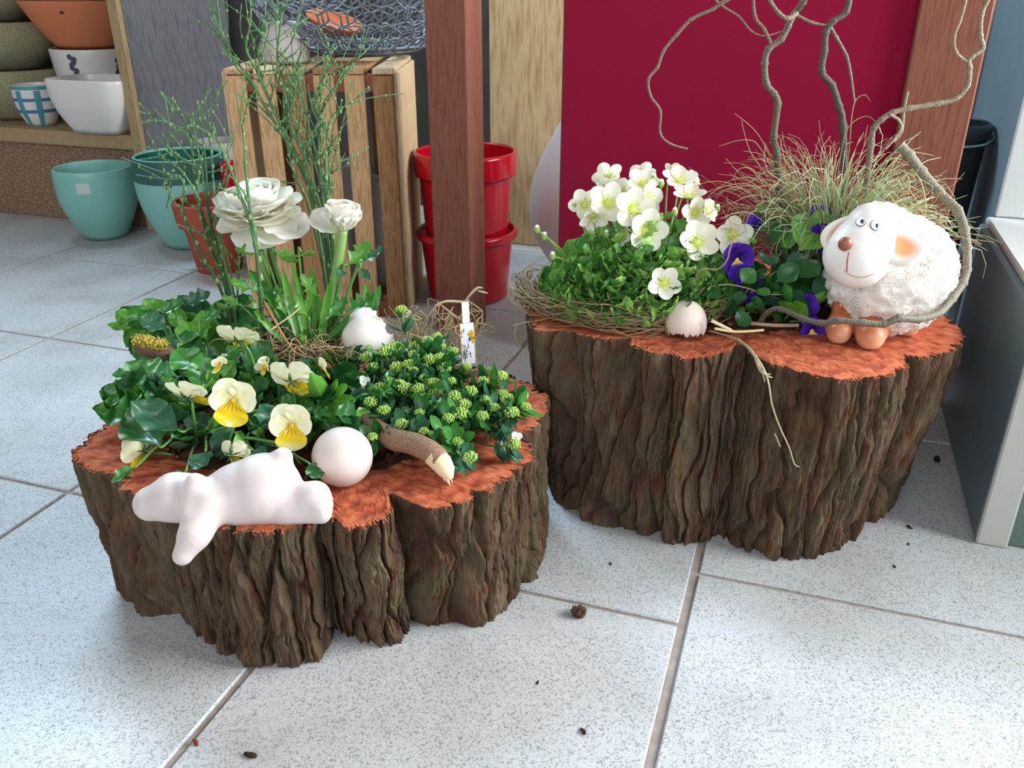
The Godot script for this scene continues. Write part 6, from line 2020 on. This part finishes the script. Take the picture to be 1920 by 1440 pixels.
func willow() -> void:
	var grp := "twisted willow branches in the tall stump"
	var a := base("willow_branch", Vector3(0.2765, 0.1871, -0.8400))
	tag(a, "twisted willow branch beside the saxifrage, its tip trailing over the felt", "branch", grp)
	var g := Geo.new()
	branch(g, [Vector3(0.2798, 0.1871, -0.8400), Vector3(0.2626, 0.2787, -0.8300), Vector3(0.2517, 0.3340, -0.8300), Vector3(0.2464, 0.3512, -0.8300), Vector3(0.2460, 0.3810, -0.8300), Vector3(0.2414, 0.3900, -0.8300), Vector3(0.2334, 0.3988, -0.8300), Vector3(0.2297, 0.4163, -0.8300), Vector3(0.2316, 0.4285, -0.8300), Vector3(0.2420, 0.4370, -0.8300), Vector3(0.2467, 0.4477, -0.8300), Vector3(0.2506, 0.4573, -0.8300), Vector3(0.2537, 0.4670, -0.8200), Vector3(0.2554, 0.4819, -0.8100), Vector3(0.2482, 0.5063, -0.8100), Vector3(0.2518, 0.5295, -0.8000), Vector3(0.2450, 0.5598, -0.8000)], 0.0034, 0.0024)
	objw("main_stem", g, M.willow_bark, a)
	for q in [[[Vector3(0.2334, 0.4326, -0.8300), Vector3(0.2251, 0.4455, -0.8300), Vector3(0.2163, 0.4551, -0.8300), Vector3(0.2125, 0.4754, -0.8300), Vector3(0.2157, 0.4944, -0.8300), Vector3(0.2100, 0.5150, -0.8300)], 0.0018], [[Vector3(0.2491, 0.4575, -0.8250), Vector3(0.2493, 0.4580, -0.8210), Vector3(0.2405, 0.4544, -0.8150), Vector3(0.2324, 0.4591, -0.8150), Vector3(0.2249, 0.4672, -0.8150), Vector3(0.2194, 0.4743, -0.8150)], 0.0026], [[Vector3(0.2061, 0.4775, -0.8300), Vector3(0.1853, 0.4664, -0.8300), Vector3(0.1782, 0.4616, -0.8300), Vector3(0.1600, 0.4534, -0.8300), Vector3(0.1478, 0.4406, -0.8300), Vector3(0.1369, 0.4267, -0.8300), Vector3(0.1325, 0.4131, -0.8300), Vector3(0.1250, 0.4026, -0.8300), Vector3(0.1279, 0.3881, -0.8300), Vector3(0.1378, 0.3749, -0.8300), Vector3(0.1393, 0.3546, -0.8300), Vector3(0.1501, 0.3449, -0.8300), Vector3(0.1660, 0.3404, -0.8300)], 0.0017], [[Vector3(0.1737, 0.4741, -0.8300), Vector3(0.1859, 0.4642, -0.8300), Vector3(0.2016, 0.4556, -0.8300), Vector3(0.2149, 0.4433, -0.8300), Vector3(0.2273, 0.4397, -0.8300), Vector3(0.2416, 0.4433, -0.8300)], 0.0012]]:
		var b := Geo.new()
		branch(b, q[0], q[1], q[1] * 0.5, "7a6c58", "8a7a62")
		objw("side_shoot", b, M.willow_bark, a)
	var c := base("willow_branch", Vector3(0.3469, 0.1924, -0.8500))
	tag(c, "dark twisted willow branch in the middle of the grass tuft", "branch", grp)
	g = Geo.new()
	branch(g, [Vector3(0.3445, 0.1958, -0.8400), Vector3(0.3290, 0.2762, -0.8400), Vector3(0.3134, 0.3590, -0.8400), Vector3(0.3068, 0.3774, -0.8400), Vector3(0.2973, 0.3964, -0.8400), Vector3(0.2861, 0.4081, -0.8400), Vector3(0.2857, 0.4265, -0.8400), Vector3(0.2847, 0.4423, -0.8400), Vector3(0.2896, 0.4512, -0.8400), Vector3(0.3002, 0.4596, -0.8400), Vector3(0.2996, 0.4774, -0.8400), Vector3(0.2904, 0.4987, -0.8400), Vector3(0.2949, 0.5277, -0.8400), Vector3(0.2859, 0.5597, -0.8400)], 0.0034, 0.0026, "544a3d", "615748")
	objw("main_stem", g, M.willow_bark, c)
	for q in [[Vector3(0.2868, 0.4477, -0.8400), Vector3(0.2946, 0.4378, -0.8400), Vector3(0.3065, 0.4219, -0.8400), Vector3(0.3131, 0.4058, -0.8400), Vector3(0.3205, 0.3822, -0.8400)], [Vector3(0.2552, 0.4565, -0.8400), Vector3(0.2705, 0.4503, -0.8400), Vector3(0.2853, 0.4477, -0.8400)]]:
		var b := Geo.new()
		branch(b, q, 0.0017, 0.001, "7a6c58", "8a7a62")
		objw("side_shoot", b, M.willow_bark, c)
	var d := base("willow_branch", Vector3(0.3476, 0.2055, -0.8200))
	tag(d, "long pale willow branch arching past the brown upright towards the cabinet", "branch", grp)
	g = Geo.new()
	branch(g, [Vector3(0.3444, 0.2089, -0.8100), Vector3(0.3356, 0.2837, -0.8100), Vector3(0.3307, 0.3482, -0.8100), Vector3(0.3307, 0.3620, -0.8100), Vector3(0.3361, 0.3696, -0.8100), Vector3(0.3456, 0.3761, -0.8100), Vector3(0.3603, 0.3798, -0.8100), Vector3(0.3855, 0.3840, -0.8100), Vector3(0.4004, 0.3886, -0.8100), Vector3(0.4081, 0.3996, -0.8100), Vector3(0.4066, 0.4144, -0.8100), Vector3(0.4045, 0.4193, -0.8100), Vector3(0.4068, 0.4237, -0.8100), Vector3(0.4146, 0.4308, -0.8100), Vector3(0.4105, 0.4404, -0.8100), Vector3(0.4073, 0.4580, -0.8100), Vector3(0.4110, 0.4756, -0.8100), Vector3(0.4075, 0.4982, -0.8100), Vector3(0.3973, 0.5183, -0.8100)], 0.0030, 0.0016, "7d735c", "a1957a")
	objw("main_stem", g, M.willow_bark, d)
	for q in [[Vector3(0.4047, 0.4184, -0.8100), Vector3(0.3919, 0.4273, -0.8100), Vector3(0.3876, 0.4404, -0.8100), Vector3(0.3899, 0.4533, -0.8100), Vector3(0.3909, 0.4756, -0.8100), Vector3(0.3849, 0.4942, -0.8100)], [Vector3(0.3387, 0.3761, -0.8000), Vector3(0.3478, 0.3710, -0.8000), Vector3(0.3516, 0.3640, -0.8000), Vector3(0.3468, 0.3537, -0.8000), Vector3(0.3406, 0.3452, -0.8000)], [Vector3(0.3556, 0.3941, -0.8100), Vector3(0.3553, 0.3784, -0.8100), Vector3(0.3570, 0.3597, -0.8100), Vector3(0.3515, 0.3501, -0.8100)]]:
		var b := Geo.new()
		branch(b, q, 0.0014, 0.0009, "9a8d74", "b5a88c")
		objw("side_shoot", b, M.willow_bark, d)
	var e := base("willow_branch", Vector3(0.3017, 0.2270, -0.6680))
	tag(e, "thick grey willow branch looping round the woolly sheep", "branch", grp)
	g = Geo.new()
	branch(g, [Vector3(0.2231, 0.2073, -0.7230), Vector3(0.2260, 0.2197, -0.7130), Vector3(0.2331, 0.2264, -0.7030), Vector3(0.2477, 0.2230, -0.6900), Vector3(0.2617, 0.2227, -0.6780), Vector3(0.2719, 0.2274, -0.6720), Vector3(0.2919, 0.2270, -0.6680), Vector3(0.3094, 0.2261, -0.6680), Vector3(0.3209, 0.2308, -0.6680), Vector3(0.3414, 0.2273, -0.6760), Vector3(0.3647, 0.2273, -0.6900), Vector3(0.3830, 0.2339, -0.7080), Vector3(0.3973, 0.2435, -0.7230), Vector3(0.4034, 0.2526, -0.7330), Vector3(0.4076, 0.2677, -0.7480), Vector3(0.4094, 0.2807, -0.7630), Vector3(0.4073, 0.2941, -0.7780), Vector3(0.3940, 0.3078, -0.7930), Vector3(0.3792, 0.3243, -0.8030), Vector3(0.3673, 0.3380, -0.8080), Vector3(0.3583, 0.3468, -0.8130)], 0.0020, 0.0048, "5f5746", "8d8572")
	objw("main_stem", g, M.willow_bark, e)
	for q in [[Vector3(0.3943, 0.2707, -0.7600), Vector3(0.4082, 0.2736, -0.7600), Vector3(0.4157, 0.2722, -0.7600), Vector3(0.4255, 0.2677, -0.7600)], [Vector3(0.3852, 0.3085, -0.7900), Vector3(0.3941, 0.3011, -0.7900), Vector3(0.3972, 0.2911, -0.7900), Vector3(0.3979, 0.2760, -0.7900)]]:
		var b := Geo.new()
		branch(b, q, 0.0012, 0.0008, "8a5a40", "9a6a4c")
		objw("side_shoot", b, M.willow_bark, e)


func tall_straw() -> void:
	# wreath of thin bare stalks round the foot of the saxifrage
	var g := Geo.new()
	var c: Vector3 = Vector3(0.1189, 0.2000, -0.8279)
	for k in 250:
		var a := rnd(0.15, PI + 0.25)
		var pts := []
		var r := rnd(0.92, 1.22)
		var y := rnd(-0.006, 0.016)
		var span := rnd(0.5, 1.3)
		for j in 7:
			var b := a + (j / 6.0 - 0.5) * span
			pts.append(c + Vector3(cos(b) * 0.100 * r, y + 0.004 * sin(j * 1.3 + k), sin(b) * 0.083 * r) + rv(0.0035))
		var co := lin("7d6a4c").lerp(lin("a8946c"), rnd(0, 1)).lerp(lin("a06a42"), 0.5 if k % 6 == 0 else 0.0)
		g.tube(spline(pts, 3), [rnd(0.0005, 0.0011), 0.0004], 4, co, co, 0.8)
	for q in [[Vector3(0.0753, 0.2023, -0.7600), Vector3(0.0509, 0.1969, -0.7700), Vector3(0.0281, 0.1904, -0.7700), Vector3(0.0128, 0.1877, -0.7700), Vector3(0.0010, 0.1849, -0.7700)], [Vector3(0.0704, 0.1996, -0.7600), Vector3(0.0410, 0.1838, -0.7700), Vector3(0.0205, 0.1805, -0.7700), Vector3(0.0153, 0.1904, -0.7700)], [Vector3(0.0051, 0.1860, -0.7700), Vector3(0.0031, 0.1739, -0.7700), Vector3(0.0104, 0.1599, -0.7700)], [Vector3(0.0660, 0.2012, -0.7700), Vector3(0.0359, 0.2019, -0.7800), Vector3(0.0205, 0.2073, -0.7800), Vector3(0.0154, 0.1965, -0.7800)]]:
		g.tube(spline(q, 4), [0.0009, 0.0005], 4, lin("a8946c"), lin("b8a47a"), 0.8)
	var o := obj("straw", g, M.straw)
	tag(o, "wreath of thin dry stalks lying round the saxifrage", "straw", "", "stuff")
	# stalks that hang over the rim
	var h := Geo.new()
	for q in [[Vector3(0.1764, 0.2012, -0.7150), Vector3(0.1921, 0.2012, -0.7000), Vector3(0.2007, 0.2012, -0.6780), Vector3(0.2070, 0.1960, -0.6560), Vector3(0.2139, 0.1816, -0.6500), Vector3(0.2196, 0.1602, -0.6480), Vector3(0.2283, 0.1403, -0.6470), Vector3(0.2390, 0.1201, -0.6460), Vector3(0.2458, 0.1041, -0.6460), Vector3(0.2523, 0.1009, -0.6460)], [Vector3(0.1955, 0.2017, -0.6950), Vector3(0.2034, 0.1997, -0.6700), Vector3(0.2069, 0.1920, -0.6540), Vector3(0.2132, 0.1865, -0.6500), Vector3(0.2166, 0.1855, -0.6490)], [Vector3(0.1978, 0.2017, -0.6950), Vector3(0.2040, 0.1981, -0.6680), Vector3(0.2086, 0.1896, -0.6540), Vector3(0.2112, 0.1811, -0.6500)], [Vector3(0.1930, 0.2032, -0.6950), Vector3(0.2028, 0.2013, -0.6720), Vector3(0.2059, 0.1916, -0.6550), Vector3(0.2091, 0.1880, -0.6520), Vector3(0.2153, 0.1880, -0.6500)], [Vector3(0.2246, 0.1341, -0.6470), Vector3(0.2294, 0.1248, -0.6470), Vector3(0.2314, 0.1206, -0.6470)]]:
		h.tube(spline(q, 5), [0.0010, 0.0011, 0.0008, 0.0006], 5, lin("8f8064"), lin("c4b48c"), 0.7)
	tag(obj("hanging_stalk", h, M.straw), "dry stalks hanging over the rim down the bark of the tall stump", "stalk", "", "stuff")
	for q in [[[Vector3(0.1774, 0.2109, -0.7150), Vector3(0.1948, 0.2036, -0.7090)], "e9dcb4", "short bright straw beside the small egg shell", 0.0016], [[Vector3(0.1785, 0.2072, -0.7050), Vector3(0.1976, 0.2042, -0.7050), Vector3(0.2219, 0.2057, -0.7050)], "d6c48c", "straight yellow straw lying under the bright short straw", 0.0013], [[Vector3(0.2158, 0.2045, -0.7250), Vector3(0.2363, 0.2025, -0.7250), Vector3(0.2589, 0.2025, -0.7250)], "8f7f66", "thick brown straw pointing at the feet of the sheep", 0.0019], [[Vector3(0.1926, 0.2938, -0.7500), Vector3(0.1970, 0.2799, -0.7480), Vector3(0.1952, 0.2652, -0.7480), Vector3(0.1934, 0.2553, -0.7480), Vector3(0.1860, 0.2478, -0.7480), Vector3(0.1743, 0.2477, -0.7500), Vector3(0.1685, 0.2415, -0.7520), Vector3(0.1750, 0.2273, -0.7560), Vector3(0.1852, 0.2076, -0.7600)], "a98a6a", "thin curly tendril winding past the purple violas", 0.0007], [[Vector3(0.1707, 0.2190, -0.7500), Vector3(0.1761, 0.2294, -0.7500), Vector3(0.1880, 0.2319, -0.7500), Vector3(0.2002, 0.2325, -0.7500), Vector3(0.2141, 0.2307, -0.7460), Vector3(0.2343, 0.2246, -0.7460), Vector3(0.2480, 0.2246, -0.7460)], "b8a080", "thin pale tendril lying across the lower purple violas", 0.0006]]:
		var s := Geo.new()
		s.tube(spline(q[0], 5), [q[3], q[3] * 0.9], 6, lin(q[1]), lin(q[1]))
		var so := put("dry_stalk", s.mesh(), M.straw)
		tag(so, q[2], "stalk")


func floor_litter() -> void:
	var n := base("seed_husk", Vector3(0.0562, 0.0000, -0.5722))
	tag(n, "dark round seed husk on the floor tile before the stumps", "seed husk")
	var g := Geo.new()
	var no := noise(FastNoiseLite.TYPE_SIMPLEX, 300.0, 4, 2)
	g.ball(0.0062, Vector3(0, 0.004, 0), 22, 14, Vector3(1, 0.7, 0.9))
	for k in g.v.size():
		g.v[k] += g.v[k].normalized() * no.get_noise_3dv(g.v[k]) * 0.003
		g.v[k].y = maxf(g.v[k].y, 0.0004)
		g.c[k] = lin("3a2c24").lerp(lin("5e483a"), clampf(0.5 + no.get_noise_3dv(g.v[k] * 0.5), 0, 1))
	obj("husk", g, M.soil, n)
	var spots := [[Vector3(0.0506, 0.0000, -0.4484), 0.0028, "bark crumb near the middle of the big floor tile"], [Vector3(-0.2222, 0.0000, -0.4385), 0.0032, "reddish bark crumb beside the diagonal floor joint"], [Vector3(-0.1804, 0.0000, -0.4270), 0.004, "thin dark splinter near the lower floor edge"], [Vector3(0.3886, 0.0000, -0.6999), 0.003, "small dark splinter between the tall stump and the cabinet"], [Vector3(0.3762, 0.0000, -0.6727), 0.0018, "tiny dark grain before the cabinet"], [Vector3(0.4738, 0.0000, -0.8296), 0.006, "dark leaf scrap in the shade beside the cabinet"], [Vector3(0.0905, 0.0000, -0.6423), 0.002, "small brown crumb between the two stumps"], [Vector3(0.3492, 0.0000, -0.6383), 0.002, "small dark crumb in front of the tall stump"], [Vector3(0.0195, -0.0000, -0.4951), 0.0018, "dark grain on the tile before the low stump"]]
	for q in spots:
		var c := Geo.new()
		var e: float = q[1]
		c.ball(e, Vector3(0, e * 0.3, 0), 9, 6, Vector3(1.2, 0.35, 0.55))
		for k in c.v.size():
			c.v[k] += c.v[k] * no.get_noise_3dv(c.v[k] * 1.7 + Vector3(e * 900.0, 0, 0)) * 0.5
			c.v[k].y = maxf(c.v[k].y, 0.0003)
			c.c[k] = lin("7a3a2c") if (q[2] as String).begins_with("reddish") else lin("3c3028")
		var o := put("crumb", c.mesh(), M.soil, null, Transform3D(Basis(Vector3.UP, e * 700.0), q[0]))
		tag(o, q[2], "crumb")
